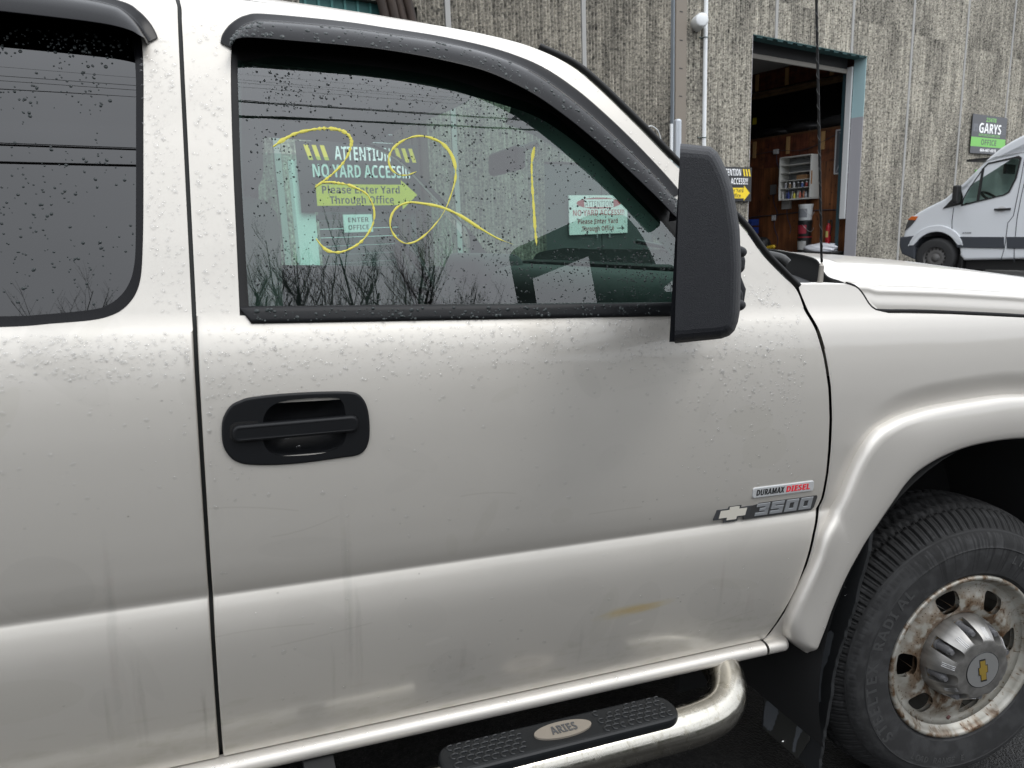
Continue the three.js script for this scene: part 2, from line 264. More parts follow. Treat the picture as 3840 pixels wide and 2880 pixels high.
function signBoard(name, label, w, h, a, y, b, tex, edge, group) {
  const g = inBuilding(thing(name, label, 'sign', group));
  obj('board', box(w, h, 0.016, a, y, b, 0.003), M({ color: edge, roughness: 0.5 }), g);
  obj('printed_face', new THREE.PlaneGeometry(w - 0.004, h - 0.004).translate(a, y, b + 0.012), M({ map: tex, roughness: 0.35 }), g);
  return g;
}
const attn = canvasTex(1024, 512, attentionArt);
signBoard('attention_sign', 'black attention sign with yellow arrow at the edge of the bay door pier', 1.25, 0.62, 11.2, UP + 0.765, FAC + 0.05, attn, col(0.02));
{
  const g = signBoard('attention_sign', 'large black attention sign with yellow arrow seen through the truck window', 1.25, 0.64, 2.975, UP + 0.6, -6.75, attn, col(0.02));
  const pale = M({ color: col(0.72, 0.76, 0.74), roughness: 0.5 });
  obj('post', box(0.19, 2.1, 0.1, 2.4, 0.75, -6.83, 0.01), pale, g); obj('post', box(0.06, 1.9, 0.05, 3.52, 0.7, -6.8, 0.008), M({ color: col(0.05), roughness: 0.6 }), g);
  obj('rail', box(1.1, 0.05, 0.03, 2.95, UP + 0.23, -6.8), M({ color: col(0.05), roughness: 0.6 }), g);
  obj('small_plate', box(0.3, 0.17, 0.012, 2.9, UP + 0.17, -6.75), M({ color: col(0.75), roughness: 0.5 }), g);
  obj('small_plate_print', new THREE.PlaneGeometry(0.29, 0.16).translate(2.9, UP + 0.17, -6.742), M({ roughness: 0.5, map: canvasTex(256, 140, (c, W, H) => { c.fillStyle = '#e8ecea'; c.fillRect(0, 0, W, H); c.fillStyle = '#333'; fitText(c, 'ENTER', 30, 60, 196, `bold 54px ${F}`); fitText(c, 'OFFICE', 30, 122, 196, `bold 54px ${F}`); }) }), g);
}
signBoard('attention_sign', 'white sign with red attention oval on the steel door, seen through the windshield', 1.25, 0.61, 8.03, UP + 0.27, FAC + 0.0, canvasTex(1024, 512, (c, W, H) => {
  c.fillStyle = '#eef0ee'; c.fillRect(0, 0, W, H); c.fillStyle = '#b3202a'; c.beginPath(); c.ellipse(W / 2, 0.2 * H, 0.38 * W, 0.145 * H, 0, 0, 7); c.fill(); c.fillStyle = '#fff'; c.fillRect(0.25 * W, 0.1 * H, 0.5 * W, 0.2 * H); c.fillStyle = '#b3202a';
  c.fillStyle = '#9a8a88'; fitText(c, 'ATTENTION', 0.26 * W, 0.285 * H, 0.48 * W, `bold 120px ${F}`, 0.85); c.fillStyle = '#b3202a'; fitText(c, 'NO YARD ACCESS!!!', 0.05 * W, 0.52 * H, 0.9 * W, `bold 130px ${F}`, 0.82);
  c.fillStyle = '#8d2630'; fitText(c, 'Please Enter Yard', 0.13 * W, 0.73 * H, 0.7 * W, `bold 90px ${F}`); fitText(c, 'Through Office', 0.2 * W, 0.92 * H, 0.56 * W, `bold 90px ${F}`);
  c.fillStyle = '#222'; c.fillRect(0.81 * W, 0.86 * H, 0.1 * W, 10); c.beginPath(); c.moveTo(0.9 * W, 0.82 * H); c.lineTo(0.95 * W, 0.87 * H); c.lineTo(0.9 * W, 0.92 * H); c.fill();
}), col(0.8));
signBoard('office_sign', 'dark square office sign with white lettering and green band above the white van', 1.98, 0.95, 21.53, UP + 2.075, FAC + 0.05, canvasTex(1024, 512, (c, W, H) => {
  c.fillStyle = '#2b2d33'; c.fillRect(0, 0, W, H); c.fillStyle = '#6cc043'; fitText(c, '23478', 0.38 * W, 0.16 * H, 0.3 * W, `bold 74px ${F}`);
  c.fillStyle = '#50535a'; c.fillRect(0.04 * W, 0.24 * H, 0.12 * W, 0.2 * H); c.fillStyle = '#2b2d33'; c.fillRect(0.1 * W, 0.3 * H, 0.02 * W, 0.14 * H); c.fillRect(0.08 * W, 0.345 * H, 0.06 * W, 0.02 * H);
  c.strokeStyle = '#50535a'; c.lineWidth = 9; c.strokeRect(0.87 * W, 0.26 * H, 0.09 * W, 0.18 * H); c.beginPath(); c.arc(0.915 * W, 0.35 * H, 20, 0, 7); c.stroke();
  c.fillStyle = '#fff'; fitText(c, 'GARYS', 0.19 * W, 0.46 * H, 0.66 * W, `bold 150px ${F}`, 1.2); c.fillStyle = '#6cc043'; fitText(c, 'AUTO RECYCLING.COM', 0.2 * W, 0.545 * H, 0.62 * W, `bold 44px ${F}`);
  c.fillRect(0, 0.58 * H, W, 0.24 * H); c.fillStyle = '#20242a'; fitText(c, 'OFFICE', 0.28 * W, 0.77 * H, 0.46 * W, `bold 104px ${F}`, 1); c.fillStyle = '#fff'; fitText(c, '604-467-4518', 0.27 * W, 0.945 * H, 0.47 * W, `bold 56px ${F}`);
}), col(0.03));
signBoard('office_sign', 'bright green office sign low on the wall, seen through the van window', 1.2, 0.66, 21.55, UP + 0.87, FAC + 0.05, canvasTex(256, 128, (c, W, H) => { c.fillStyle = '#58b52c'; c.fillRect(0, 0, W, H); c.fillStyle = '#1f3a14'; fitText(c, 'OFFICE', 70, 112, 120, `bold 30px ${F}`); }), col(0.1, 0.3, 0.05));

// ---- things inside the bay, along the plywood wall at 16 m
{
  const white = M({ color: col(0.6, 0.6, 0.56), roughness: 0.6 }), b0 = 10.19, b1 = 11.01, y0 = UP + 0.6, y1 = UP + 1.55, x0 = 15.62, x1 = 16.0, bm = -(b0 + b1) / 2, xm = (x0 + x1) / 2;
  const g = inBuilding(thing('wall_cabinet', 'open white wall cabinet holding bottles on the plywood wall inside the bay', 'cabinet'));
  obj('side_panel', box(x1 - x0, y1 - y0, 0.02, xm, (y0 + y1) / 2, -b0), white, g); obj('side_panel', box(x1 - x0, y1 - y0, 0.02, xm, (y0 + y1) / 2, -b1), white, g);
  obj('top_panel', box(x1 - x0, 0.02, b1 - b0, xm, y1 + 0.011, bm), white, g); obj('bottom_panel', box(x1 - x0, 0.03, b1 - b0, xm, y0 - 0.016, bm), white, g); obj('back_panel', box(0.01, y1 - y0 - 0.02, b1 - b0 - 0.03, x1 - 0.006, (y0 + y1) / 2, bm), M({ color: col(0.32, 0.33, 0.33), roughness: 0.7 }), g);
  for (const y of [0.24, 0.42, 0.6, 0.78]) obj('shelf', box(x1 - x0 - 0.05, 0.015, b1 - b0 - 0.025, xm + 0.01, y0 + y, bm), white, g);
  obj('rust_stain', box(0.05, 0.3, 0.002, 15.66, y0 + 0.45, -b0 + 0.0115), M({ color: col(0.33, 0.16, 0.06), roughness: 0.9 }), g);
  const cs = [[0.5, 0.5, 0.48], [0.05, 0.07, 0.16], [0.02, 0.04, 0.2], [0.5, 0.52, 0.5], [0.55, 0.5, 0.06], [0.6, 0.6, 0.55], [0.45, 0.12, 0.08], [0.6, 0.25, 0.15], [0.4, 0.42, 0.45], [0.5, 0.5, 0.5]], cn = ['grey', 'navy', 'blue', 'pale', 'yellow', 'cream', 'red', 'orange', 'silver', 'white'];
  for (let i = 0; i < 10; i++) {
    const t = inBuilding(thing('bottle', `${cn[i]} bottle on the bottom shelf of the white wall cabinet`, 'bottle')), h = rr(0.13, 0.19);
    const lg = new THREE.LatheGeometry([[0.001, 0], [0.028, 0], [0.03, 0.01], [0.03, h * 0.65], [0.012, h * 0.82], [0.012, h], [0.001, h]].map((p) => new THREE.Vector2(...p)), 10);
    t.position.copy(inBuildingPoint(15.7 + (i % 2) * 0.04, y0 + 0.0, -b1 + 0.06 + i * 0.077)); obj('body', lg, M({ color: col(...cs[i]), roughness: 0.4 }), t); obj('cap', cyl(0.014, 0.014, 0.025, 8).translate(0, h + 0.011, 0), M({ color: col(0.1 + 0.5 * (i % 3 === 0)), roughness: 0.5 }), t);
  }
  for (let i = 0; i < 6; i++) {
    const t = inBuilding(thing('spray_can', `small ${['steel', 'tan', 'white', 'dark', 'blue', 'red'][i]} can on the second shelf of the white wall cabinet`, 'can'));
    t.position.copy(inBuildingPoint(15.72, y0 + 0.249, -b1 + 0.12 + i * 0.11)); obj('body', cyl(0.03, 0.03, 0.1, 10).translate(0, 0.05, 0), M({ color: col(...[[0.4, 0.4, 0.42], [0.35, 0.25, 0.15], [0.55, 0.55, 0.55], [0.06, 0.06, 0.06], [0.1, 0.15, 0.35], [0.35, 0.06, 0.05]][i]), roughness: 0.4 }), t); obj('cap', cyl(0.02, 0.026, 0.03, 10).translate(0, 0.115, 0), plastic, t);
  }
  const cb = inBuilding(thing('cardboard_box', 'small brown cardboard box on the third shelf of the wall cabinet', 'box')); cb.position.copy(inBuildingPoint(15.75, y0 + 0.43, -10.45)); obj('carton', box(0.16, 0.1, 0.26, 0, 0.048, 0, 0.004), M({ color: col(0.3, 0.17, 0.08), roughness: 0.8 }), cb); obj('flap', box(0.162, 0.004, 0.05, 0, 0.0995, 0), M({ color: col(0.36, 0.22, 0.11), roughness: 0.8 }), cb);
}
function inBuildingPoint(a, y, b) { return V(CAM.x, PAD + y, CAM.z).addScaledVector(WX, a).addScaledVector(WZ, b); }
{
  const mk = (y, body, lid, band, label) => {
    const t = inBuilding(thing('bucket', label, 'bucket')); t.position.copy(inBuildingPoint(15.78, y, -10.37));
    obj('pail', new THREE.LatheGeometry([[0.001, 0], [0.142, 0], [0.145, 0.01], [0.158, 0.31], [0.165, 0.315], [0.165, 0.35], [0.158, 0.355]].map((p) => new THREE.Vector2(...p)), 28), M({ color: body, roughness: 0.45 }), t);
    obj('lid', cyl(0.168, 0.168, 0.022, 28).translate(0, 0.362, 0), M({ color: lid, roughness: 0.4 }), t);
    if (band) obj('paper_label', new THREE.CylinderGeometry(0.1575, 0.1515, 0.2, 24, 1, true, 3.3, 2.2).translate(0, 0.17, 0), M({ color: band, roughness: 0.6, side: THREE.DoubleSide }), t);
    obj('handle', tube([[-0.16, 0.29, 0.02], [-0.18, 0.22, 0.1], [-0.1, 0.12, 0.17], [0.0, 0.12, 0.185], [0.08, 0.2, 0.17]], 0.005, 16, 6), M({ color: col(0.5), metalness: 0.7, roughness: 0.4 }), t);
  };
  mk(0.0, col(0.015), col(0.02), null, 'black bucket at the bottom of the bucket stack inside the bay');
  mk(0.374, col(0.015), col(0.3, 0.02, 0.03), col(0.5, 0.5, 0.48), 'black bucket with red rim and white label, third in the stack');
  mk(0.748, col(0.012), col(0.02), col(0.35, 0.03, 0.05), 'black bucket with red label, second from top of the stack');
  mk(1.122, col(0.62, 0.64, 0.64), col(0.7), col(0.25, 0.26, 0.28), 'white bucket on top of the stack of buckets inside the bay');
  const e = inBuilding(thing('fire_extinguisher', 'red fire extinguisher hung on the plywood wall near the bay door', 'extinguisher')); e.position.copy(inBuildingPoint(15.9, UP - 0.48, -9.84));
  obj('cylinder', new THREE.LatheGeometry([[0.001, 0], [0.055, 0], [0.06, 0.015], [0.06, 0.36], [0.05, 0.41], [0.022, 0.44], [0.022, 0.47]].map((p) => new THREE.Vector2(...p)), 20), M({ color: col(0.5, 0.02, 0.03), roughness: 0.3 }), e);
  obj('valve', [cyl(0.022, 0.026, 0.06, 10).translate(0, 0.5, 0), box(0.02, 0.015, 0.14, 0, 0.54, 0.03)], M({ color: col(0.04), roughness: 0.4 }), e);
  obj('hose', tube([[0, 0.5, 0.03], [-0.03, 0.52, 0.09], [-0.04, 0.4, 0.1], [-0.05, 0.2, 0.07]], 0.011, 16, 6), M({ color: col(0.02), roughness: 0.5 }), e);
  obj('instruction_label', new THREE.CylinderGeometry(0.061, 0.061, 0.14, 16, 1, true, 3.6, 1.6).translate(0, 0.22, 0), M({ color: col(0.7, 0.6, 0.2), roughness: 0.5, side: THREE.DoubleSide }), e);
  const c = inBuilding(thing('storage_tote', 'black plastic tote on the bay floor under the white sack', 'tote')); c.position.copy(inBuildingPoint(15.55, 0.012, -9.78)); obj('tub', box(0.55, 0.36, 0.85, 0, 0.18, 0, 0.03), M({ color: col(0.02), roughness: 0.5 }), c); obj('lid', box(0.58, 0.03, 0.88, 0, 0.372, 0, 0.01), M({ color: col(0.03), roughness: 0.5 }), c);
  const s = inBuilding(thing('white_sack', 'crumpled white plastic sack lying on the tote by the bay door', 'sack')); s.position.copy(inBuildingPoint(15.5, 0.4, -9.76));
  const sg = new THREE.SphereGeometry(1, 40, 24), sp = sg.attributes.position; for (let i = 0; i < sp.count; i++) { const x = sp.getX(i), y = sp.getY(i), z = sp.getZ(i), n = 0.8 + 0.38 * fbm(x * 2.2 + 9, z * 2 + y * 3 + 7, 3); sp.setXYZ(i, x * 0.24 * n, Math.max(-0.06, y * 0.13 * n) + 0.065, z * 0.4 * n); } sg.computeVertexNormals(); obj('bag', sg, M({ color: col(0.62, 0.63, 0.66), roughness: 0.45 }), s); obj('tied_neck', new THREE.ConeGeometry(0.05, 0.1, 12).rotateX(1.2).translate(0.02, 0.16, 0.3), M({ color: col(0.6, 0.61, 0.64), roughness: 0.5 }), s);
  const p = inBuilding(thing('framed_poster', 'white framed poster wrapped in grey plastic by the bay door jamb', 'picture')); const px = 15.985;
  obj('frame', [box(0.03, 0.03, 0.5, px, UP + 2.05, -9.57), box(0.03, 0.03, 0.5, px, UP + 1.1, -9.57), box(0.03, 0.95, 0.03, px, UP + 1.575, -9.81), box(0.03, 0.95, 0.03, px, UP + 1.575, -9.33)], M({ color: col(0.6), roughness: 0.5 }), p);
  obj('print', new THREE.PlaneGeometry(0.47, 0.93).rotateY(-Math.PI / 2).translate(px - 0.004, UP + 1.575, -9.57), M({ roughness: 0.2, map: canvasTex(128, 256, (c, W, H) => { c.fillStyle = '#6a6c70'; c.fillRect(0, 0, W, H); c.fillStyle = '#0a0b0d'; c.fillRect(26, 90, 80, 130); c.strokeStyle = '#a9abb0'; c.lineWidth = 6; for (let i = 0; i < 6; i++) { c.beginPath(); c.moveTo(10 + i * 20, 250); c.bezierCurveTo(40, 160, 90 - i * 9, 120, 20 + i * 17, 10); c.stroke(); } }) }), p);
  const bx = (nm, lab, a, y, b, w, h, m) => { const t = inBuilding(thing(nm, lab, 'electrical box')); t.position.copy(inBuildingPoint(a, y, b)); obj('cover', box(0.06, h, w, 0, 0, 0, 0.008), m, t); obj('conduit', tube([[0.02, -h / 2, 0], [0.02, -h / 2 - 0.2, 0.02], [0.025, -h / 2 - 0.45, 0.12], [0.02, -h / 2 - 0.6, 0.1]], 0.009, 16, 6), M({ color: col(0.05, 0.045, 0.08), roughness: 0.6 }), t); return t; };
  bx('junction_box', 'small pale junction box high on the plywood wall', 15.98, UP + 1.76, -11.38, 0.13, 0.11, M({ color: col(0.5), roughness: 0.5 }));
  bx('breaker_box', 'grey white meter box just below the wall cabinet', 15.98, UP + 0.47, -11.03, 0.25, 0.2, M({ color: col(0.5, 0.5, 0.48), roughness: 0.5 }));
  bx('switch_box', 'small white switch box left of the bucket stack', 15.98, UP + 0.17, -11.38, 0.09, 0.13, M({ color: col(0.6), roughness: 0.5 }));
  bx('metal_box', 'grey metal box on the plywood wall left of the wall cabinet', 15.97, UP + 0.86, -11.42, 0.15, 0.24, M({ color: col(0.22, 0.22, 0.22), roughness: 0.5, metalness: 0.4 }));
  const cable = inBuilding(thing('wall_cable', 'dark cable run stapled along the plywood wall', 'cable')); obj('cable_run', [tube([[15.99, UP + 0.2, -12.4], [15.985, UP + 0.26, -11], [15.985, UP + 0.3, -10.2], [15.985, UP + 0.27, -9.4]], 0.013, 30, 6), tube([[15.985, UP + 1.72, -12.4], [15.98, UP + 1.78, -11.4], [15.98, UP + 1.72, -10.6], [15.98, UP + 1.95, -9.85]], 0.008, 30, 6)], M({ color: col(0.04, 0.04, 0.05), roughness: 0.6 }), cable);
  const bench = inBuilding(thing('work_bench', 'dark work bench with clutter at the left inside the bay', 'bench')); obj('top', box(0.7, 0.06, 1.6, 15.6, 0.42, -12.0), M({ color: col(0.05, 0.04, 0.035), roughness: 0.8 }), bench); for (const z of [-11.3, -12.7]) for (const x of [15.32, 15.88]) obj('leg', box(0.06, 0.4, 0.06, x, 0.19, z), M({ color: col(0.05), roughness: 0.8 }), bench);
  const yt = inBuilding(thing('power_tool', 'yellow power tool lying on the dark work bench', 'tool')); yt.position.copy(inBuildingPoint(15.4, 0.45, -11.05)); obj('housing', new THREE.CapsuleGeometry(0.05, 0.2, 4, 10).rotateX(1.4).translate(0, 0.06, 0), M({ color: col(0.55, 0.36, 0.02), roughness: 0.5 }), yt); obj('grip', box(0.05, 0.13, 0.06, 0, 0.07, -0.1, 0.015), M({ color: col(0.02), roughness: 0.6 }), yt);
  for (let i = 0; i < 4; i++) { const t = inBuilding(thing('blue_bin', `blue plastic parts bin, ${['lowest', 'second lowest', 'second from top', 'topmost'][i]} of the stack on the bench`, 'bin')); t.position.copy(inBuildingPoint(15.55, 0.452 + i * 0.2, -11.72)); obj('tray', [box(0.3, 0.012, 0.22, 0, 0.006, 0), box(0.3, 0.15, 0.012, 0, 0.08, 0.105), box(0.3, 0.15, 0.012, 0, 0.08, -0.105), box(0.012, 0.15, 0.2, 0.144, 0.08, 0), box(0.012, 0.09, 0.2, -0.144, 0.05, 0)], M({ color: col(0.01, 0.03, 0.16), roughness: 0.5 }), t); obj('divider', box(0.27, 0.1, 0.008, 0, 0.06, 0), M({ color: col(0.02, 0.04, 0.2), roughness: 0.5 }), t); }
  const bag = inBuilding(thing('black_bag', 'lumpy black bag on the dark bench beside the yellow tool', 'bag')); bag.position.copy(inBuildingPoint(15.55, 0.45, -11.38)); const bg = new THREE.SphereGeometry(1, 28, 18), bp = bg.attributes.position; for (let i = 0; i < bp.count; i++) { const x = bp.getX(i), y = bp.getY(i), z = bp.getZ(i), n = 0.8 + 0.4 * fbm(x * 2 + 3, z * 2 + y * 2 + 5, 3); bp.setXYZ(i, x * 0.2 * n, Math.max(-0.12, y * 0.2 * n) + 0.121, z * 0.2 * n); } bg.computeVertexNormals(); obj('sack', bg, M({ color: col(0.012), roughness: 0.5 }), bag);
  const note = inBuilding(thing('yellow_notice', 'small yellow notice hanging in the dark loft of the bay', 'notice')); note.position.copy(inBuildingPoint(16.2, UP + 2.6, -12.2)); obj('card', box(0.004, 0.16, 0.12, 0, 0, 0), M({ color: col(0.6, 0.5, 0.03), roughness: 0.6 }), note); obj('string', rod([0, 0.08, 0], [0, 0.5, 0], 0.002, 5), M({ color: col(0.1) }), note);
  const pr = [['bumper', 12.0, 0.1], ['bumper', 11.2, 0.13], ['bumper', 10.3, 0.16]];
  pr.forEach(([n, b, h], i) => { const t = inBuilding(thing('spare_bumper', `dark spare bumper stored in the loft of the bay, ${['far', 'middle', 'near'][i]} one`, 'car part')); t.position.copy(inBuildingPoint(16.5 + i * 0.1, 3.2, -b)); const pts = []; for (let q = 0; q <= 8; q++) { const s = q / 4 - 1; pts.push([0.18 * s * s, h + 0.06 * Math.cos(s), s * 0.42]); } const m = M({ color: col(0.03 + 0.02 * i), roughness: 0.3 }); obj('beam', tube(pts, 0.09 + 0.02 * i, 24, 10), m, t); for (const s of [-0.3, 0.3]) obj('bracket', box(0.2, h + 0.03, 0.05, 0.1, h / 2, s), m, t); });
}

// ---------------------------------------------------------------- white van, nose to the wall
{
  const van = inBuilding(thing('white_van', 'white high roof cargo van parked nose to the warehouse wall at right', 'van'));
  const X0 = 13.93 - 0.06, W = 1.98, Y = (v) => v + UP;         // van side plane faces the camera
  const white = MP({ color: col(0.74, 0.76, 0.78), roughness: 0.3, clearcoat: 0.6, clearcoatRoughness: 0.1 }), dk = M({ color: col(0.045, 0.05, 0.06), roughness: 0.6 }), blk = M({ color: col(0.015), roughness: 0.5 }), glass = MP({ color: col(0.6, 0.72, 0.66), transmission: 1, roughness: 0, ior: 1.5 });
  // shapes are drawn in (s, y), s = metres towards the wall, then turned so that +s is the nose
  const turn = (g) => g.rotateY(Math.PI / 2).translate(X0, 0, 0);   // shape x -> -z, depth -> +x
  const prof = [[7.08, -0.36], [7.06, -0.22], [7.02, -0.1], [6.93, 0.06], [6.82, 0.13], [6.69, 0.2], [6.5, 0.29], [6.39, 0.34], [6.28, 0.44], [6.1, 0.59], [5.87, 0.83], [5.72, 0.99], [5.57, 1.11], [5.42, 1.2], [5.27, 1.27], [5.05, 1.34], [4.7, 1.4], [1.3, 1.42], [1.2, 1.3], [1.2, -0.72]];
  const arch = (c) => { const o = []; for (let i = 0; i <= 16; i++) { const a = Math.PI * (i / 16); o.push([c - 0.42 * Math.cos(a), -0.66 + 0.44 * Math.sin(a)]); } return o; };
  const pts = [...prof, ...arch(2.4).map((p) => p), [5.99, -0.74], ...arch(6.48), [7.0, -0.66]].map(([s, y]) => [s, Y(y)]);
  const win = [[6.08, 0.225], [6.06, 0.33], [5.99, 0.48], [5.79, 0.8], [5.73, 0.86], [5.31, 0.92], [5.27, 0.89], [5.31, 0.6], [5.39, 0.39], [5.46, 0.35]].map(([s, y]) => [s, Y(y)]);
  obj('body', turn(extr(shapeOf(pts, [win]), W - 0.12, 0.05, { bevelSegments: 4, bevelOffset: -0.05 })).translate(0.05, 0, 0), white, van);
  const winS = (o) => win.map(([s, y]) => [s, y]);
  const pane = turn(new THREE.ShapeGeometry(shapeOf(winS()))).translate(0.012, 0, 0); obj('window', pane, glass, van); obj('window', pane.clone().translate(W - 0.06, 0, 0), glass, van);
  // window surround, division and sail
  const rim = turn(extr(shapeOf(win.map(([s, y]) => [5.7 + (s - 5.7) * 1.06, Y(0.55) + (y - Y(0.55)) * 1.09]), [win]), 0.012)).translate(-0.01, 0, 0); obj('window_frame', rim, blk, van);
  obj('window_frame', turn(extr(shapeOf([[5.86, Y(0.27)], [5.82, Y(0.27)], [5.78, Y(0.82)], [5.82, Y(0.8)]]), 0.02)).translate(-0.012, 0, 0), blk, van);
  obj('window_sail', turn(extr(shapeOf([[6.4, Y(0.165)], [6.1, Y(0.225)], [6.08, Y(0.35)], [6.13, Y(0.5)], [6.27, Y(0.31)]]), 0.012)).translate(-0.014, 0, 0), blk, van);
  // dark liner inside so that the cab reads as a cab
  obj('cab_lining', [box(0.05, 0.5, 1.0, X0 + 0.1, Y(-0.05), -5.75), box(1.7, 0.04, 1.2, X0 + 0.9, Y(0.96), -5.5), box(1.7, 0.3, 0.3, X0 + 0.9, Y(0.1), -6.15, 0.05)], blk, van);
  obj('seat', [box(0.5, 0.55, 0.14, X0 + 0.5, Y(0.2), -5.25, 0.05), box(0.28, 0.18, 0.1, X0 + 0.5, Y(0.6), -5.22, 0.04)], blk, van);
  obj('steering_wheel', new THREE.TorusGeometry(0.2, 0.022, 8, 28).rotateX(-0.9).translate(X0 + 0.5, Y(0.3), -5.82), blk, van);
  obj('sun_visor', box(0.4, 0.16, 0.04, X0 + 0.5, Y(0.78), -5.6, 0.015), blk, van);
  const flat = (p, d, off, b = 0.004) => turn(extr(shapeOf(p.map(([s, y]) => [s, Y(y)])), d, b)).translate(off, 0, 0);
  obj('front_bumper', turn(extr(shapeOf([[7.1, -0.34], [7.1, -0.46], [7.05, -0.6], [6.84, -0.7], [6.86, -0.5], [6.8, -0.36], [6.76, -0.3]].map(([s, y]) => [s, Y(y)])), W - 0.1, 0.03)).translate(0.015, 0, 0), dk, van);
  obj('trim_band', [flat([[6.16, -0.33], [5.39, -0.35], [5.37, -0.53], [6.1, -0.51], [6.13, -0.42]], 0.02, -0.016)], dk, van);
  obj('trim_band', [flat([[5.34, -0.35], [2.85, -0.4], [2.85, -0.58], [5.32, -0.53]], 0.02, -0.016)], dk, van);
  obj('wheel_arch', turn(extr(shapeOf([...arch(6.48).map(([s, y]) => [6.48 + (s - 6.48) * 1.13, Y(y < -0.6 ? y + 0.2 : y * 1 + 0.09)]), ...arch(6.48).reverse().map(([s, y]) => [s, Y(Math.max(y, -0.46))])]), 0.02, 0.012)).translate(-0.012, 0, 0), white, van);
  obj('headlight', flat([[6.99, 0.0], [6.93, 0.055], [6.83, 0.05], [6.86, -0.01]], 0.02, -0.016), M({ color: col(0.6, 0.13, 0.02), roughness: 0.2 }), van);
  obj('headlight', flat([[6.985, -0.005], [6.865, -0.02], [6.95, -0.12], [7.04, -0.2]], 0.02, -0.015), M({ color: col(0.06), roughness: 0.15 }), van);
  const line = (p) => turn(new THREE.TubeGeometry(new THREE.CatmullRomCurve3(p.map(([s, y]) => V(s, Y(y), 0)), false, 'catmullrom', 0.1), 24, 0.006, 5)).translate(-0.002, 0, 0);
  obj('door_gap', line([[6.22, 0.18], [6.23, -0.05], [6.22, -0.2]]), dk, van); obj('door_gap', line([[5.2, 0.9], [5.22, 0.6], [5.28, -0.02], [5.35, -0.1], [5.36, -0.5], [5.4, -0.74]]), dk, van); obj('door_gap', line([[5.12, 0.9], [5.19, 0.33], [5.22, -0.04], [5.22, -0.48], [5.2, -0.76]]), dk, van);
  obj('roof_rail', line([[5.86, 0.86], [5.64, 0.97], [5.24, 1.0], [3, 1.03]]), M({ color: col(0.35), roughness: 0.5 }), van);
  obj('door_handle', [rod([X0 - 0.03, Y(0.11), -5.56], [X0 - 0.03, Y(0.11), -5.32], 0.018, 8)], blk, van); obj('handle_cup', new THREE.SphereGeometry(0.06, 16, 10).scale(0.15, 0.8, 1.1).translate(X0 - 0.002, Y(0.115), -5.46), M({ color: col(0.5), roughness: 0.4 }), van);
  obj('model_badge', new THREE.PlaneGeometry(0.16, 0.035).rotateY(-Math.PI / 2).translate(X0 - 0.004, Y(-0.265), -5.97), M({ map: canvasTex(128, 32, (c, W, H) => { c.fillStyle = '#d6d9dc'; c.fillRect(0, 0, W, H); c.fillStyle = '#333'; fitText(c, '2500', 4, 28, 118, `bold 30px ${F}`); }), roughness: 0.4 }), van);
  obj('side_mirror', box(0.14, 0.3, 0.1, X0 - 0.16, Y(0.4), -6.12, 0.03), blk, van); obj('mirror_arm', rod([X0 - 0.12, Y(0.3), -6.12], [X0, Y(0.27), -6.15], 0.03), blk, van);
  obj('mud_flap', box(0.3, 0.38, 0.03, X0 + 0.16, Y(-0.77), -6.02, 0.01), blk, van);
  obj('underbody', [box(1.6, 0.25, 5.4, X0 + 0.95, Y(-0.78), -4.1)], blk, van);
  for (const c of [6.48, 2.4]) for (const side of [0, 1]) {
    const x = side ? X0 + W - 0.3 : X0 + 0.1;
    const wh = obj('wheel', new THREE.LatheGeometry([[0.2, -0.1], [0.3, -0.11], [0.345, -0.085], [0.356, 0], [0.345, 0.085], [0.3, 0.11], [0.2, 0.1]].map((p) => new THREE.Vector2(...p)), 40).rotateZ(Math.PI / 2).translate(x, Y(-0.7), -c), M({ color: col(0.028), roughness: 0.75 }), van);
    const sx = side ? 1 : -1;
    obj('rim', new THREE.LatheGeometry([[0.21, 0.085], [0.2, 0.1], [0.185, 0.05], [0.16, 0.055], [0.12, 0.075], [0.09, 0.06], [0.06, 0.06], [0.05, 0.09], [0.001, 0.09]].map((p) => new THREE.Vector2(...p)), 32).rotateZ(sx < 0 ? Math.PI / 2 : -Math.PI / 2).translate(x, Y(-0.7), -c), M({ color: col(0.14, 0.135, 0.13), roughness: 0.6, metalness: 0.4 }), wh);
    const hs = []; for (let i = 0; i < 16; i++) { const a = (i / 16) * Math.PI * 2; hs.push(box(0.01, 0.035, 0.024, x + sx * 0.062, Y(-0.7) + 0.163 * Math.sin(a), -c + 0.163 * Math.cos(a))); } obj('vent_hole', hs, blk, wh);
  }
  obj('spare_wheel', new THREE.TorusGeometry(0.24, 0.1, 12, 32).rotateX(Math.PI / 2).translate(X0 + 1.0, Y(-0.85), -4.9), blk, van);
}
// ---------------------------------------------------------------- the pickup truck, in its own axes: x to the nose, y up, z towards the camera
const truck = thing('pickup_truck', 'silver beige pickup truck with yellow number written on its front window', 'pickup truck');
truck.rotation.z = -TILT; truck.position.set(-(1.39 * Math.sin(TILT)), 1.39 - 1.39 * Math.cos(TILT), 0);
const PY = [0.40, 0.552, 0.575, 0.62, 0.66, 0.70, 0.74, 0.77, 0.79, 0.81, 0.825, 0.838, 0.8445, 0.8475, 0.853, 0.862, 0.882, 0.92, 0.98, 1.05, 1.12, 1.18, 1.215, 1.24, 1.258, 1.272, 1.285, 1.30, 1.40, 1.55, 1.70, 1.74, 1.77, 1.795];
const PZ = [-0.05, -0.0195, -0.0138, -0.0045, 0.0022, 0.0068, 0.0096, 0.0102, 0.0092, 0.0064, 0.0030, -0.0014, -0.0043, -0.0054, -0.0039, -0.0016, 0.0014, 0.0036, 0.0044, 0.0034, 0.0004, -0.0055, -0.0112, -0.0175, -0.0242, -0.0314, -0.0368, -0.0415, -0.068, -0.108, -0.1525, -0.169, -0.190, -0.225];
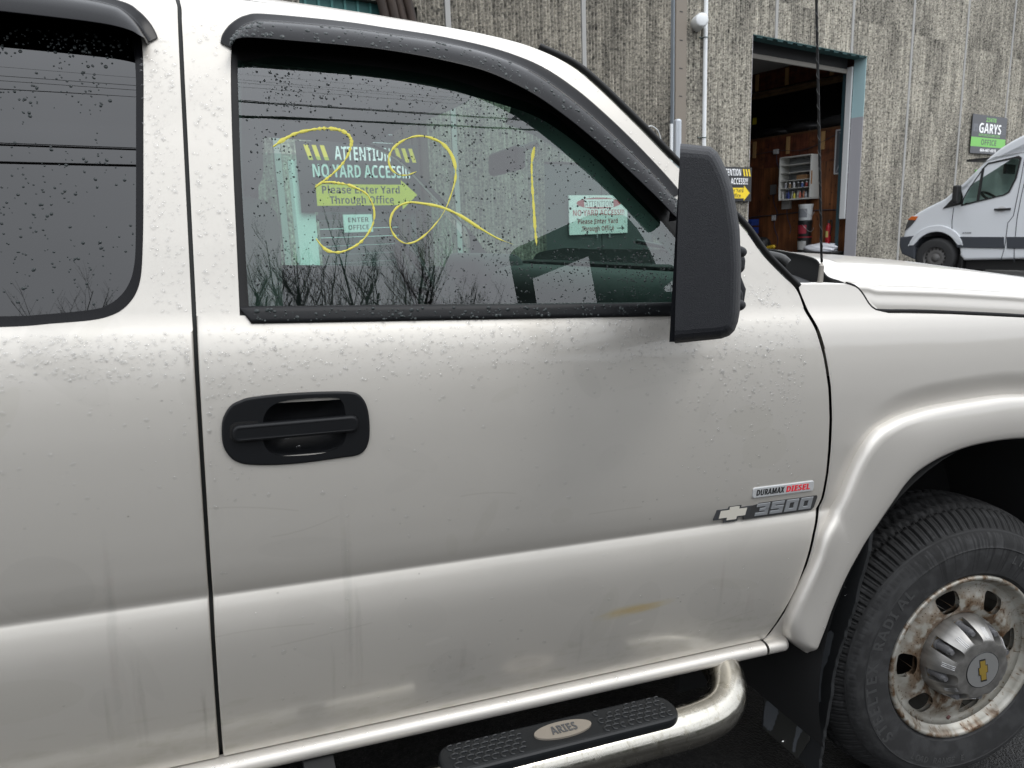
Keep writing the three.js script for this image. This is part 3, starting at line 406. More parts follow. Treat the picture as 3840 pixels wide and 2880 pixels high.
const PM = PY.map((_, i) => { const d = (k) => (PZ[k + 1] - PZ[k]) / (PY[k + 1] - PY[k]); if (i === 0) return d(0); if (i === PY.length - 1) return d(i - 1); const a = PY[i] - PY[i - 1], b = PY[i + 1] - PY[i]; return (d(i - 1) * b + d(i) * a) / (a + b); });
function S(y) { // how far the flank stands out at height y
  y = clamp(y, PY[0], PY[PY.length - 1]); let i = 0; while (i < PY.length - 2 && y > PY[i + 1]) i++;
  const h = PY[i + 1] - PY[i], t = (y - PY[i]) / h, t2 = t * t, t3 = t2 * t;
  return (2 * t3 - 3 * t2 + 1) * PZ[i] + (t3 - 2 * t2 + t) * h * PM[i] + (-2 * t3 + 3 * t2) * PZ[i + 1] + (t3 - t2) * h * PM[i + 1];
}
const nrm = (x, y, sf = (a, b) => S(b)) => { const e = 0.0015, a = (sf(x + e, y) - sf(x - e, y)) / (2 * e), b = (sf(x, y + e) - sf(x, y - e)) / (2 * e), l = Math.hypot(a, b, 1); return [-a / l, -b / l, 1 / l]; };
const uvP = (x, y) => [(x + 1.2) / 3.8, (y - 0.4) / 1.5];
const wear = canvasTex(2048, 1024, (c, W, H) => { // dirt, runs, scuffs and stone chips, each with a shape of its own
  c.fillStyle = '#f4f4f3'; c.fillRect(0, 0, W, H);
  const X = (x) => ((x + 1.2) / 3.8) * W, Yp = (y) => (1 - (y - 0.4) / 1.5) * H, k = W / 3.8;
  const r = mulberry(5);
  for (let i = 0; i < 900; i++) { c.fillStyle = `rgba(${r() < 0.5 ? '120,112,96' : '255,255,255'},${0.03 * r()})`; c.beginPath(); c.ellipse(r() * W, r() * H, 5 + r() * 60, 4 + r() * 30, r() * 3, 0, 7); c.fill(); }
  const run = (x, y0, y1, w, a) => { for (let q = 0; q < 5; q++) { let px = X(x) + (r() - 0.5) * w * k * 0.7; const ww = w * (0.2 + 0.5 * r()), e = y0 - r() * 0.3 * (y0 - y1), f = y1 + r() * 0.2 * (y0 - y1); for (let y = e; y > f; y -= 0.003) { px += (r() - 0.5) * 0.7; const t = (e - y) / (e - f); c.fillStyle = `rgba(100,94,80,${0.3 * a * Math.sin(Math.PI * Math.pow(t, 0.6))})`; c.fillRect(px - (ww * k) / 2, Yp(y), ww * k, 0.0034 * k); } } };
  for (const [x, y0, y1, w, a] of [[0.155, 1.0, 0.56, 0.016, 0.11], [0.172, 0.86, 0.58, 0.008, 0.12], [0.13, 0.75, 0.57, 0.007, 0.1], [-0.19, 1.0, 0.58, 0.02, 0.08], [-0.165, 0.8, 0.56, 0.012, 0.12], [-0.21, 0.75, 0.57, 0.008, 0.1], [-0.075, 0.72, 0.56, 0.006, 0.16], [0.92, 0.8, 0.6, 0.012, 0.06], [0.6, 0.7, 0.57, 0.01, 0.08], [0.36, 0.72, 0.58, 0.01, 0.07], [1.0, 0.7, 0.6, 0.02, 0.06]]) run(x, y0, y1, w, a);
  for (let i = 0; i < 40; i++) { c.fillStyle = `rgba(226,205,140,${0.05})`; c.beginPath(); c.ellipse(X(0.715 + (r() - 0.5) * 0.1), Yp(0.695 + (r() - 0.5) * 0.012), 8 + r() * 26, 2 + r() * 5, -0.1, 0, 7); c.fill(); }
  c.fillStyle = 'rgba(255,255,255,.45)'; c.beginPath(); c.ellipse(X(0.72), Yp(0.665), 9, 3, -0.2, 0, 7); c.fill(); c.beginPath(); c.ellipse(X(0.31), Yp(0.705), 12, 3, -0.2, 0, 7); c.fill();
  c.strokeStyle = 'rgba(140,132,118,.13)'; c.lineWidth = 1; for (let i = 0; i < 9; i++) { const x = r() * 1.2 - 0.1, y = 0.56 + r() * 0.65; c.beginPath(); c.moveTo(X(x), Yp(y)); c.quadraticCurveTo(X(x + 0.05), Yp(y + 0.01 * (r() - 0.3)), X(x + 0.05 + r() * 0.12), Yp(y + 0.05 * (r() - 0.4))); c.stroke(); }
  for (let i = 0; i < 110; i++) { c.fillStyle = r() < 0.5 ? 'rgba(40,36,30,.45)' : 'rgba(255,255,255,.6)'; const q = 0.3 + r() * 0.5; c.beginPath(); c.arc(X(-0.4 + r() * 1.9), Yp(0.5 + r() * 0.75), q, 0, 7); c.fill(); }
  c.fillStyle = 'rgba(90,82,66,.022)'; for (let i = 0; i < 1500; i++) { const y = 0.53 + Math.abs(r() + r() - 1) * 0.14; c.beginPath(); c.ellipse(X(r() * 3.8 - 1.2), Yp(y), 2 + r() * 12, 1 + r() * 4, 0, 0, 7); c.fill(); }
});
wear.wrapS = wear.wrapT = THREE.ClampToEdgeWrapping;
const flake = dataTex(512, 512, (i, j) => { const a = hash(i, j), b = hash(i + 97, j + 31); return [128 + (a - 0.5) * 26, 128 + (b - 0.5) * 26, 252]; });
const paint = MP({ color: col(0.605, 0.576, 0.53), map: wear, metalness: 0.68, roughness: 0.57, clearcoat: 0.8, clearcoatRoughness: 0.11 });
const paintPlain = MP({ color: col(0.58, 0.553, 0.509), metalness: 0.68, roughness: 0.57, clearcoat: 0.8, clearcoatRoughness: 0.09 });
const rubber = MP({ color: col(0.006), roughness: 0.5, specularIntensity: 0.6 }), trimDark = M({ color: col(0.035, 0.037, 0.037), roughness: 0.85 }), blackPlastic = MP({ color: col(0.006, 0.0065, 0.0075), roughness: 0.48, specularIntensity: 0.5 }), trim = M({ color: col(0.21, 0.215, 0.21), roughness: 0.9 }), gloss = MP({ color: col(0.004, 0.004, 0.005), roughness: 0.2, specularIntensity: 0.36 });
const chrome = M({ color: col(0.72, 0.71, 0.68), metalness: 1, roughness: 0.16 });
const voidMat = M({ color: col(0.003), roughness: 0.9 });
// a panel between two edges with its edges turned in
function panel(ys, xl, xr, nx, o = {}) {
  const sf = o.sf ?? ((x, y) => S(y)), cols = [], rows = [];
  if (o.foldL !== false) { if (!o.shallow) cols.push([0, 0, -0.025, -1]); cols.push([0, 0, -0.0028, -0.7]); } cols.push([0, o.foldL === false ? 0 : 0.0028, 0, o.foldL === false ? 0 : -0.15]); for (let i = 1; i < nx; i++) cols.push([i / nx, 0, 0, 0]); cols.push([1, o.foldR === false ? 0 : -0.0028, 0, o.foldR === false ? 0 : 0.15]); if (o.foldR !== false) cols.push([1, 0, -0.0028, 0.7], [1, 0, -0.025, 1]);
  if (o.foldB) rows.push([ys[0], -0.025, -1], [ys[0], -0.0028, -0.7]); ys.forEach((y, i) => rows.push([i === 0 && o.foldB ? y + 0.0028 : y, 0, 0])); if (o.foldT) rows.push([ys[ys.length - 1] + 0.002, -0.0028, 0.7], [ys[ys.length - 1] + 0.002, -0.03, 1]);
  return grid(cols.length - 1, rows.length - 1, (i, j) => {
    const [t, dx, oz, ex] = cols[i], [y, oy, ey] = rows[j], a = xl(y), b = xr(y), x = a + (b - a) * t + dx, z = sf(x, y) + Math.min(oz, oy);
    let n = nrm(x, y, sf); n = [n[0] * (1 - Math.max(Math.abs(ex), Math.abs(ey))) + ex, n[1] * (1 - Math.max(Math.abs(ex), Math.abs(ey))) + ey, n[2] * (1 - Math.max(Math.abs(ex), Math.abs(ey)) * 0.9)]; const l = Math.hypot(...n);
    return { p: [x, y, z], n: n.map((q) => q / l), uv: uvP(x, y) };
  }, o.skip && ((i, j) => { const t = cols[i][0], y = rows[j][0]; const a = xl(y), b = xr(y); const x = a + (b - a) * (t + 0.5 / nx), yy = (y + (rows[j + 1]?.[0] ?? y)) / 2; return o.skip(x, yy); }));
}
const ysIn = (a, b, step) => { const n = Math.max(2, Math.round((b - a) / step)), o = []; for (let i = 0; i <= n; i++) o.push(a + ((b - a) * i) / n); return o; };
// patch between two matched outlines laid on the flank
function ring(A, B, n, m, o = {}) {
  const offA = o.offA ?? 0, offB = o.offB ?? 0, at = o.smooth === false ? pl : cm;
  return grid(n, m, (i, j) => {
    const a = at(A, i / n), b = at(B, i / n), t = j / m, x = lerp(a[0], b[0], t), y = lerp(a[1], b[1], t), off = lerp(offA, offB, t) + (o.fn ? o.fn(t) : 0);
    return { p: [x, y, S(y) + off], n: o.free ? undefined : nrm(x, y), uv: uvP(x, y) };
  });
}
const FRONT_GAP = [[0.547, 1.064], [0.554, 1.076], [0.59, 1.095], [0.642, 1.117], [0.684, 1.131], [0.746, 1.145], [0.796, 1.155], [0.84, 1.170], [0.873, 1.178], [0.93, 1.181], [0.984, 1.180], [1.052, 1.176], [1.119, 1.167], [1.185, 1.152], [1.24, 1.135], [1.277, 1.118], [1.322, 1.101]];
const gapR = (y) => interp(FRONT_GAP, y) - 0.003, gapL = () => -0.0522;
// matched outlines round the front window: opening, outer edge of the door frame, edge of the visible glass
const RING = [
  [[0.009, 1.285], [-0.0522, 1.285], [0.023, 1.285]], [[0.010, 1.40], [-0.0522, 1.40], [0.0235, 1.40]], [[0.011, 1.52], [-0.0522, 1.52], [0.025, 1.52]], [[0.014, 1.64], [-0.0522, 1.64], [0.029, 1.62]], [[0.018, 1.70], [-0.0522, 1.70], [0.031, 1.665]],
  [[0.025, 1.728], [-0.0522, 1.75], [0.034, 1.682]], [[0.040, 1.746], [-0.048, 1.79], [0.05, 1.684]], [[0.068, 1.754], [0.03, 1.793], [0.08, 1.684]], [[0.125, 1.757], [0.12, 1.795], [0.13, 1.684]], [[0.192, 1.756], [0.20, 1.795], [0.19, 1.683]],
  [[0.269, 1.754], [0.28, 1.795], [0.268, 1.682]], [[0.379, 1.749], [0.39, 1.793], [0.36, 1.676]], [[0.463, 1.737], [0.475, 1.784], [0.434, 1.662]], [[0.531, 1.713], [0.555, 1.765], [0.523, 1.644]], [[0.605, 1.666], [0.635, 1.728], [0.583, 1.619]],
  [[0.694, 1.592], [0.743, 1.637], [0.655, 1.572]], [[0.755, 1.540], [0.829, 1.561], [0.705, 1.527]], [[0.80, 1.495], [0.90, 1.507], [0.767, 1.471]], [[0.84, 1.45], [0.973, 1.447], [0.81, 1.43]], [[0.866, 1.40], [1.018, 1.392], [0.845, 1.39]], [[0.874, 1.35], [1.062, 1.352], [0.858, 1.35]], [[0.876, 1.31], [1.097, 1.322], [0.86, 1.31]], [[0.876, 1.285], [1.111, 1.285], [0.86, 1.285]],
];
const openP = RING.map((r) => r[0]), outP = RING.map((r) => r[1]), glassP = RING.map((r) => r[2]);
// raindrops as small domes of water lying on a surface
const wet = MP({ color: col(0.028, 0.034, 0.034), roughness: 0.02, ior: 1.33 });    // a drop on glass shows the dark behind it and a small glint
const bead = MP({ color: col(0.955), transmission: 1, roughness: 0, ior: 1.5 });
function drops(parent, n, pick, place, size, mat = bead) {
  const g = new THREE.SphereGeometry(1, 9, 5, 0, Math.PI * 2, 0, Math.PI / 2), im = new THREE.InstancedMesh(g, mat, n), m = new THREE.Matrix4(), Y = V(0, 1, 0), q = new THREE.Quaternion(), q2 = new THREE.Quaternion();
  for (let k = 0; k < n; k++) {
    const [x, y] = pick(), { p, nn } = place(x, y), r = size();
    q.setFromUnitVectors(Y, V(...nn).normalize()); q2.setFromAxisAngle(Y, rnd() * 6.28); q.multiply(q2);
    m.compose(V(...p), q, V(r * rr(0.75, 1.15), r * rr(0.45, 0.62), r * rr(0.85, 1.35))); im.setMatrixAt(k, m);
  }
  im.name = 'raindrops'; im.userData.kind = 'stuff'; parent.add(im); return im;
}
const onFlank = (off) => (x, y) => ({ p: [x, y, S(y) + off], nn: nrm(x, y) });
const reject = (x0, x1, y0, y1, f) => () => { for (let i = 0; i < 400; i++) { const x = rr(x0, x1), y = rr(y0, y1); if (rnd() < f(x, y)) return [x, y]; } return [rr(x0, x1), y1]; };
const small = (a = 0.0011, b = 0.0042) => () => 0.92 * (a + (b - a) * Math.pow(rnd(), 2.2));
const clump = (x, y) => smooth(fbm(x * 22 + 40, y * 22 + 40, 2), 0.35, 0.65);

// ---- front door
const fd = new THREE.Group(); fd.name = 'front_door'; truck.add(fd);
const inHandle = (x, y) => { const a = (x - 0.0865) / 0.098, b = (y - 1.1105) / 0.044; return a ** 4 + b ** 4 < 1; };
obj('lower_panel', panel(ysIn(0.5475, 1.285, 0.007), gapL, gapR, 120, { foldB: true, skip: inHandle }), paint, fd);
{ // frame round the window, edges turned in at the gap, the roof and the windshield
  const n = 200, m = 10, fr = grid(n, m + 2, (i, j) => {
    const a = cm(openP, i / n), b = cm(outP, i / n), t = Math.min(j / m, 1), x = lerp(a[0], b[0], t), y = lerp(a[1], b[1], t), f = j > m ? (j - m) : 0, nn = nrm(x, y);
    return { p: [x, y, S(y) - (f === 1 ? 0.003 : f === 2 ? 0.03 : 0)], n: nn, uv: uvP(x, y) };
  });
  obj('window_frame', fr, paint, fd);
  // rubber run between frame and glass
  obj('window_seal', [ring(openP, glassP, 200, 4, { offA: -0.002, offB: -0.020, fn: (t) => 0.005 * Math.sin(Math.PI * t) }), ring(openP, openP.map((p) => p), 200, 2, { offA: 0.0005, offB: -0.02 })], rubber, fd);
}
const SG = (y) => (y > 1.4 ? S(y) : -0.068 - (y - 1.4) * 0.2625);
const GO = (y) => -0.0215 + 0.0125 * ((y - 1.28) / 0.4);     // the pane leans a little less than the frame
const tint = MP({ color: col(0.54, 0.79, 0.70), transmission: 1, roughness: 0.0, ior: 1.92 });
{
  const pane = [[0.01, 1.27], ...glassP.slice(1, -1).map(([x, y]) => [x + (x < 0.06 ? -0.01 : 0.012), y + (x > 0.06 ? 0.014 : 0)]), [0.872, 1.27]];
  // monotone columns: rebuild the pane column by column under its upper outline
  const top = (x) => { let best = 1.27; for (let i = 0; i < 400; i++) { const p = cm(pane, i / 400), q = cm(pane, (i + 1) / 400); if ((p[0] - x) * (q[0] - x) <= 0) { const t = q[0] === p[0] ? 0 : (x - p[0]) / (q[0] - p[0]); best = Math.max(best, p[1] + (q[1] - p[1]) * t); } } return best; };
  const xs = []; for (let i = 0; i <= 140; i++) xs.push(0.012 + (0.868 - 0.012) * (i < 12 ? (i / 12) * 0.04 : 0.04 + ((i - 12) / 128) * 0.96)); const tops = xs.map(top);
  const g = grid(140, 26, (i, j) => { const x = xs[i], y = lerp(1.268, tops[i], j / 26); return { p: [x, y, SG(y) + GO(y)], n: nrm(x, y, (a, b) => SG(b) + GO(b)) }; });
  obj('window_glass', g, tint, fd);
}
{ // black belt moulding with a rounded rear end
  const n = 60, k = 8, sec = [[1.298, -0.012], [1.299, 0.0005], [1.2965, 0.005], [1.290, 0.0062], [1.281, 0.0062], [1.2755, 0.005], [1.2728, 0.0015], [1.2725, -0.003]];
  obj('belt_moulding', grid(n, k - 1, (i, j) => { const t = i / n, x = lerp(0.0105, 0.9, t), e = clamp((x - 0.0105) / 0.016, 0, 1), s = Math.sqrt(1 - (1 - e) ** 2), [y, o] = sec[j], yy = 1.297 + (y - 1.297) * Math.max(0.12, s); return { p: [x, yy, S(yy) + o * (0.3 + 0.7 * s)] }; }), blackPlastic, fd);
}
const VIS = [ // wind deflector: flange, ridge, lower edge
  [[0.002, 1.706], [0.017, 1.699], [0.017, 1.696]], [[0.006, 1.721], [0.022, 1.715], [0.022, 1.703]], [[0.020, 1.741], [0.034, 1.734], [0.036, 1.708]], [[0.042, 1.758], [0.052, 1.746], [0.06, 1.710]], [[0.075, 1.766], [0.078, 1.752], [0.09, 1.711]], [[0.197, 1.771], [0.192, 1.757], [0.186, 1.714]], [[0.278, 1.769], [0.272, 1.756], [0.262, 1.714]], [[0.362, 1.766], [0.358, 1.753], [0.341, 1.709]], [[0.443, 1.758], [0.432, 1.745], [0.42, 1.699]], [[0.503, 1.747], [0.49, 1.732], [0.472, 1.684]],
  [[0.561, 1.728], [0.547, 1.711], [0.525, 1.661]], [[0.620, 1.695], [0.605, 1.676], [0.583, 1.626]], [[0.679, 1.651], [0.664, 1.633], [0.645, 1.582]], [[0.739, 1.601], [0.722, 1.586], [0.704, 1.535]], [[0.787, 1.557], [0.770, 1.543], [0.757, 1.490]], [[0.822, 1.522], [0.800, 1.512], [0.787, 1.462]], [[0.832, 1.508], [0.812, 1.498], [0.80, 1.452]],
];
function visorGeo(st, n, end = true) {
  const A = st.map((s) => s[0]), B = st.map((s) => s[1]), C = st.map((s) => s[2]);
  return grid(n, 11, (i, j) => {
    const t = i / n, a = cm(A, t), b = cm(B, t), c = cm(C, t), e = Math.min(1, Math.min(t, end ? 1 - t : 1) * 22), k = Math.sqrt(1 - (1 - e) ** 2);
    const mix = (p, q, s) => [lerp(p[0], q[0], s), lerp(p[1], q[1], s)];
    let p, o; [p, o] = [[a, -0.004], [a, 0.0022], [mix(a, b, 0.15), 0.0036], [mix(a, b, 0.85), 0.0042], [mix(b, c, 0.02), 0.0085 * k + 0.004 * (1 - k)], [mix(b, c, 0.12), 0.018 * k], [mix(b, c, 0.35), 0.0285 * k], [mix(b, c, 0.65), 0.035 * k], [mix(b, c, 0.95), 0.038 * k], [c, 0.0385 * k], [mix(b, c, 0.985), 0.0345 * k], [mix(b, c, 0.3), 0.024 * k]][j];
    return { p: [p[0], p[1], S(p[1]) + o] };
  });
}
const visor = obj('wind_deflector', visorGeo(VIS, 120), gloss, fd);
{ // handle: bezel, bowl, pull
  const HO = [[-0.025, 1.095], [-0.0245, 1.126], [-0.018, 1.143], [-0.009, 1.154], [0.004, 1.160], [0.017, 1.1635], [0.058, 1.1665], [0.11, 1.167], [0.155, 1.1655], [0.177, 1.162], [0.189, 1.151], [0.1955, 1.134], [0.198, 1.111], [0.197, 1.085], [0.190, 1.067], [0.177, 1.0585], [0.152, 1.0565], [0.101, 1.0535], [0.054, 1.0535], [0.013, 1.0575], [-0.006, 1.064], [-0.018, 1.076]];
  const HB = [[0.030, 1.093], [0.0305, 1.124], [0.036, 1.141], [0.049, 1.154], [0.077, 1.1605], [0.14, 1.1605], [0.158, 1.151], [0.1635, 1.124], [0.1635, 1.098], [0.154, 1.075], [0.121, 1.064], [0.061, 1.065], [0.040, 1.074]];
  const sm = (pts, n) => { const c = new THREE.CatmullRomCurve3(pts.map(([x, y]) => V(x, y, 0)), true, 'catmullrom', 0.5), o = []; for (let i = 0; i < n; i++) { const p = c.getPoint(i / n); o.push([p.x, p.y]); } return o; };
  const ho = sm(HO, 90), hb = sm(HB, 60);
  obj('handle_bezel', extr(shapeOf(ho, [hb]), 0.003, 0.0035, { bevelSegments: 4, bevelOffset: -0.0035 }).translate(0, 0, 0.001), blackPlastic, fd);
  const ctr = [0.097, 1.112];
  obj('handle_bowl', grid(60, 10, (i, j) => { const p = hb[i % 60], t = j / 10, x = lerp(p[0], ctr[0], t), y = lerp(p[1], ctr[1], t); return { p: [x, y, 0.004 - 0.042 * Math.pow(Math.sin(Math.min(1, t * 1.35) * Math.PI / 2), 0.8)] }; }), blackPlastic, fd);
  const pu = rrect(-0.011, 1.0985, 0.179, 1.1255, 0.0125);
  const pg = extr(pu, 0.006, 0.0045, { bevelSegments: 5, bevelOffset: -0.0045, curveSegments: 20 }), pp = pg.attributes.position; for (let i = 0; i < pp.count; i++) { const x = pp.getX(i), t = (x + 0.011) / 0.19; pp.setY(i, pp.getY(i) + 0.0005 + 0.003 * Math.sin(t * 3.1) - 0.0035 + 0.004 * t); pp.setZ(i, pp.getZ(i) + 0.004 + 0.006 * Math.sin(Math.PI * t)); } pg.computeVertexNormals();
  obj('handle_pull', pg, blackPlastic, fd);
  obj('handle_slot', extr(rrect(-0.0145, 1.0945, 0.032, 1.1275, 0.014), 0.0006, 0).translate(0, 0, 0.0078), voidMat, fd);
}
// ---- badges
const font = await new FontLoader().loadAsync('fonts/droid/droid_sans_bold.typeface.json');
const text = (s, size, depth, w) => { const g = new TextGeometry(s, { font, size, depth, curveSegments: 4, bevelEnabled: false }); g.computeBoundingBox(); const b = g.boundingBox, k = w / (b.max.x - b.min.x); return g.translate(-b.min.x, 0, 0).scale(k, 1, 1); };
const silverBadge = M({ color: col(0.5, 0.51, 0.51), metalness: 0.35, roughness: 0.4 });
{
  const b = obj('engine_badge', extr(rrect(0.983, 0.8955, 1.143, 0.9185, 0.006), 0.002, 0.0018, { bevelOffset: -0.0018 }).translate(0, 0, S(0.907) - 0.0005), silverBadge, fd); void b;
  obj('engine_lettering', text('DURAMAX', 0.0125, 0.001, 0.071).applyMatrix4(new THREE.Matrix4().makeShear(0, 0, 0.12, 0, 0, 0)).translate(0.991, 0.9012, S(0.907) + 0.0033), M({ color: col(0.012), roughness: 0.4 }), fd);
  obj('engine_lettering', text('DIESEL', 0.0125, 0.001, 0.062).applyMatrix4(new THREE.Matrix4().makeShear(0, 0, 0.12, 0, 0, 0)).translate(1.0685, 0.9012, S(0.907) + 0.0033), M({ color: col(0.62, 0.015, 0.03), roughness: 0.4 }), fd);
  const sl = 0.22, skew = (p) => p.map(([x, y]) => [x + sl * (y - 0.868), y]);
  // model number: dark plinth, silver outline digits
  const plinth = obj('model_badge', extr(shapeOf(skew([[0.972, 0.8505], [1.15, 0.8505], [1.156, 0.856], [1.158, 0.878], [1.153, 0.8845], [1.005, 0.8845], [0.995, 0.879], [0.965, 0.876]])), 0.0015, 0.001).translate(0, 0, S(0.868) - 0.0006), M({ color: col(0.03), roughness: 0.45 }), fd); void plinth;
  ['3', '5', '0', '0'].forEach((d, i) => {
    const w = 0.031, h = 0.0245, x0 = 0.998 + i * 0.0385, y0 = 0.8555, B = (a, b, c, e) => [[x0 + a * w, y0 + b * h], [x0 + c * w, y0 + b * h], [x0 + c * w, y0 + e * h], [x0 + a * w, y0 + e * h]];
    const bars = { 3: [B(0, 0, 1, 0.22), B(0.3, 0.4, 1, 0.6), B(0, 0.78, 1, 1), B(0.72, 0.2, 1, 0.8)], 5: [B(0, 0, 1, 0.22), B(0, 0.42, 1, 0.62), B(0, 0.78, 1, 1), B(0.72, 0.2, 1, 0.45), B(0, 0.6, 0.28, 0.8)], 0: [B(0, 0, 1, 0.22), B(0, 0.78, 1, 1), B(0, 0.2, 0.28, 0.8), B(0.72, 0.2, 1, 0.8)] }[d];
    obj('badge_digit', bars.map((q) => extr(shapeOf(skew(q)), 0.002, 0.0008).translate(0, 0, S(0.868) + 0.001)), M({ color: col(0.3, 0.31, 0.32), metalness: 0.5, roughness: 0.4 }), fd);
  });
  const bt = [[-0.042, -0.0098], [-0.0165, -0.0098], [-0.018, -0.0172], [0.0125, -0.0172], [0.014, -0.0098], [0.04, -0.0098], [0.045, 0.0098], [0.0195, 0.0098], [0.021, 0.0172], [-0.0095, 0.0172], [-0.011, 0.0098], [-0.037, 0.0098]].map(([x, y]) => [x + 0.938, y * 1.0 + 0.868]);
  const sc = (p, k) => p.map(([x, y]) => [0.938 + (x - 0.938) * k, 0.868 + (y - 0.868) * k]);
  obj('bowtie_badge', extr(shapeOf(sc(bt, 1.05)), 0.002, 0.001).translate(0, 0, S(0.868) - 0.001), M({ color: col(0.05, 0.052, 0.055), roughness: 0.4, metalness: 0.3 }), fd);
  obj('bowtie_face', extr(shapeOf(sc(bt, 0.8)), 0.0006, 0).translate(0, 0, S(0.868) + 0.0022), M({ color: col(0.58, 0.55, 0.48), metalness: 0.2, roughness: 0.4 }), fd);
}
// ---- yellow paint marker on the window: 3 2 1
{
  const marker = M({ color: col(0.56, 0.515, 0.09), roughness: 0.75 });
  const stroke = (pts, w0, w1, seed) => { // a smear of paint with ragged width
    const c = new THREE.CatmullRomCurve3(pts.map(([x, y]) => V(x, y, 0))), n = pts.length * 9;
    return grid(n, 4, (i, j) => {
      const t = i / n, p = c.getPoint(t), d = c.getTangent(t), e = Math.min(1, Math.min(t, 1 - t) * 14), w = lerp(w0, w1, fbm(t * 9 + seed, seed, 2)) * (0.3 + 0.75 * vnoise(t * 70 + seed, 3)) * (0.3 + 0.7 * e), s = (j / 4 - 0.5) * 2, x = p.x - d.y * w * s, y = p.y + d.x * w * s;
      return { p: [x, y, SG(y) + GO(y) + 0.0004 + 0.0011 * (1 - s * s) * (0.6 + 0.5 * vnoise(t * 80 + 5, seed)) ] };
    });
  };
  const three = [[[0.073, 1.549], [0.089, 1.561], [0.110, 1.573], [0.132, 1.580], [0.152, 1.584], [0.169, 1.585], [0.183, 1.583], [0.194, 1.577], [0.199, 1.567], [0.197, 1.557], [0.191, 1.542], [0.180, 1.526], [0.164, 1.510], [0.149, 1.498], [0.135, 1.487]], [[0.136, 1.490], [0.145, 1.495], [0.160, 1.497], [0.174, 1.496], [0.189, 1.494], [0.203, 1.489], [0.218, 1.481], [0.226, 1.469], [0.230, 1.454], [0.228, 1.435], [0.219, 1.417], [0.205, 1.401], [0.188, 1.390], [0.167, 1.383], [0.149, 1.386], [0.139, 1.395], [0.132, 1.405]]];
  obj('painted_digit', [stroke(three[0], 0.0013, 0.0042, 3), stroke(three[1], 0.001, 0.0037, 9)], marker, fd);
  obj('painted_digit', [stroke([[0.307, 1.522], [0.289, 1.515], [0.274, 1.516], [0.263, 1.525], [0.260, 1.538], [0.264, 1.552], [0.277, 1.567], [0.298, 1.579], [0.322, 1.584], [0.353, 1.576], [0.369, 1.561], [0.377, 1.540], [0.377, 1.516], [0.367, 1.486], [0.357, 1.464], [0.343, 1.443], [0.319, 1.418], [0.297, 1.403], [0.280, 1.400], [0.265, 1.409], [0.256, 1.427], [0.260, 1.448], [0.271, 1.461], [0.290, 1.469], [0.318, 1.468], [0.345, 1.464], [0.358, 1.460], [0.383, 1.449], [0.415, 1.430], [0.449, 1.412], [0.478, 1.402]], 0.0011, 0.0039, 21)], marker, fd);
  obj('painted_digit', [stroke([[0.533, 1.580], [0.528, 1.563], [0.525, 1.549], [0.523, 1.510], [0.523, 1.468], [0.523, 1.426], [0.524, 1.401]], 0.0022, 0.0048, 33)], marker, fd);
}
// ---- towing mirror
{
  const side = [[0.606, 1.5485], [0.634, 1.549], [0.655, 1.548], [0.668, 1.541], [0.678, 1.529], [0.689, 1.513], [0.701, 1.490], [0.711, 1.458], [0.719, 1.43], [0.723, 1.403], [0.727, 1.378], [0.730, 1.327], [0.731, 1.302], [0.729, 1.286], [0.7235, 1.272], [0.714, 1.264], [0.698, 1.2595], [0.613, 1.2545]];
  const sh = extr(shapeOf(side), 0.15, 0.03, { bevelSize: 0.022, bevelOffset: -0.022, bevelSegments: 6 }).translate(0, 0, 0.06), p = sh.attributes.position;
  for (let i = 0; i < p.count; i++) { const x = p.getX(i), z = p.getZ(i); if (x < 0.64) p.setX(i, Math.min(x, lerp(0.613, 0.603, clamp((p.getY(i) - 1.255) / 0.29, 0, 1)))); void z; }
  const lean = (g) => g.applyMatrix4(new THREE.Matrix4().set(1, 0, -0.70, 0.24 * 0.70, 0, 1, 0, 0, 0, 0, 1, 0, 0, 0, 0, 1));
  lean(sh); sh.computeVertexNormals();
  const grain = dataTex(256, 256, (i, j) => 255 * (0.5 * hash(i, j) + 0.5 * vnoise(i / 2, j / 2))); grain.repeat.set(18, 18);
  const mp = MP({ color: col(0.013, 0.014, 0.017), roughness: 0.5, specularIntensity: 0.6, bumpMap: grain, bumpScale: 0.0006 });
  const m = obj('side_mirror', sh, mp, truck);
  obj('mirror_glass', lean(box(0.003, 0.19, 0.125, 0.6075, 1.42, 0.137, 0)), M({ color: col(0.8), metalness: 1, roughness: 0.02 }), m);
  obj('mirror_glass', lean(box(0.003, 0.04, 0.125, 0.6095, 1.298, 0.137, 0)), M({ color: col(0.8), metalness: 1, roughness: 0.02 }), m);
  obj('mirror_rim', lean(extr(shapeOf([[-0.22, 1.258], [-0.052, 1.258], [-0.05, 1.5], [-0.075, 1.543], [-0.215, 1.543]], [[[-0.198, 1.278], [-0.076, 1.278], [-0.076, 1.47], [-0.1, 1.515], [-0.15, 1.522], [-0.198, 1.5]]]), 0.012).rotateY(Math.PI / 2).translate(0.603, 0, 0)), mp, m);
  obj('mirror_knob', [new THREE.SphereGeometry(0.011, 14, 10).scale(1.3, 0.9, 1).translate(0.789, 1.395, 0.15), new THREE.SphereGeometry(0.011, 14, 10).scale(1.3, 0.9, 1).translate(0.795, 1.307, 0.15)], mp, m);
  obj('mirror_arm', [box(0.06, 0.035, 0.14, 0.82, 1.375, 0.03, 0.012), box(0.06, 0.035, 0.14, 0.82, 1.315, 0.03, 0.012)], mp, m);
  obj('mirror_mount', [extr(shapeOf([[0.875, 1.287], [0.935, 1.287], [0.948, 1.30], [0.95, 1.322], [0.935, 1.348], [0.905, 1.385], [0.875, 1.39]]), 0.02, 0.01, { bevelSegments: 4 }).translate(0, 0, -0.06)], mp, m);
}
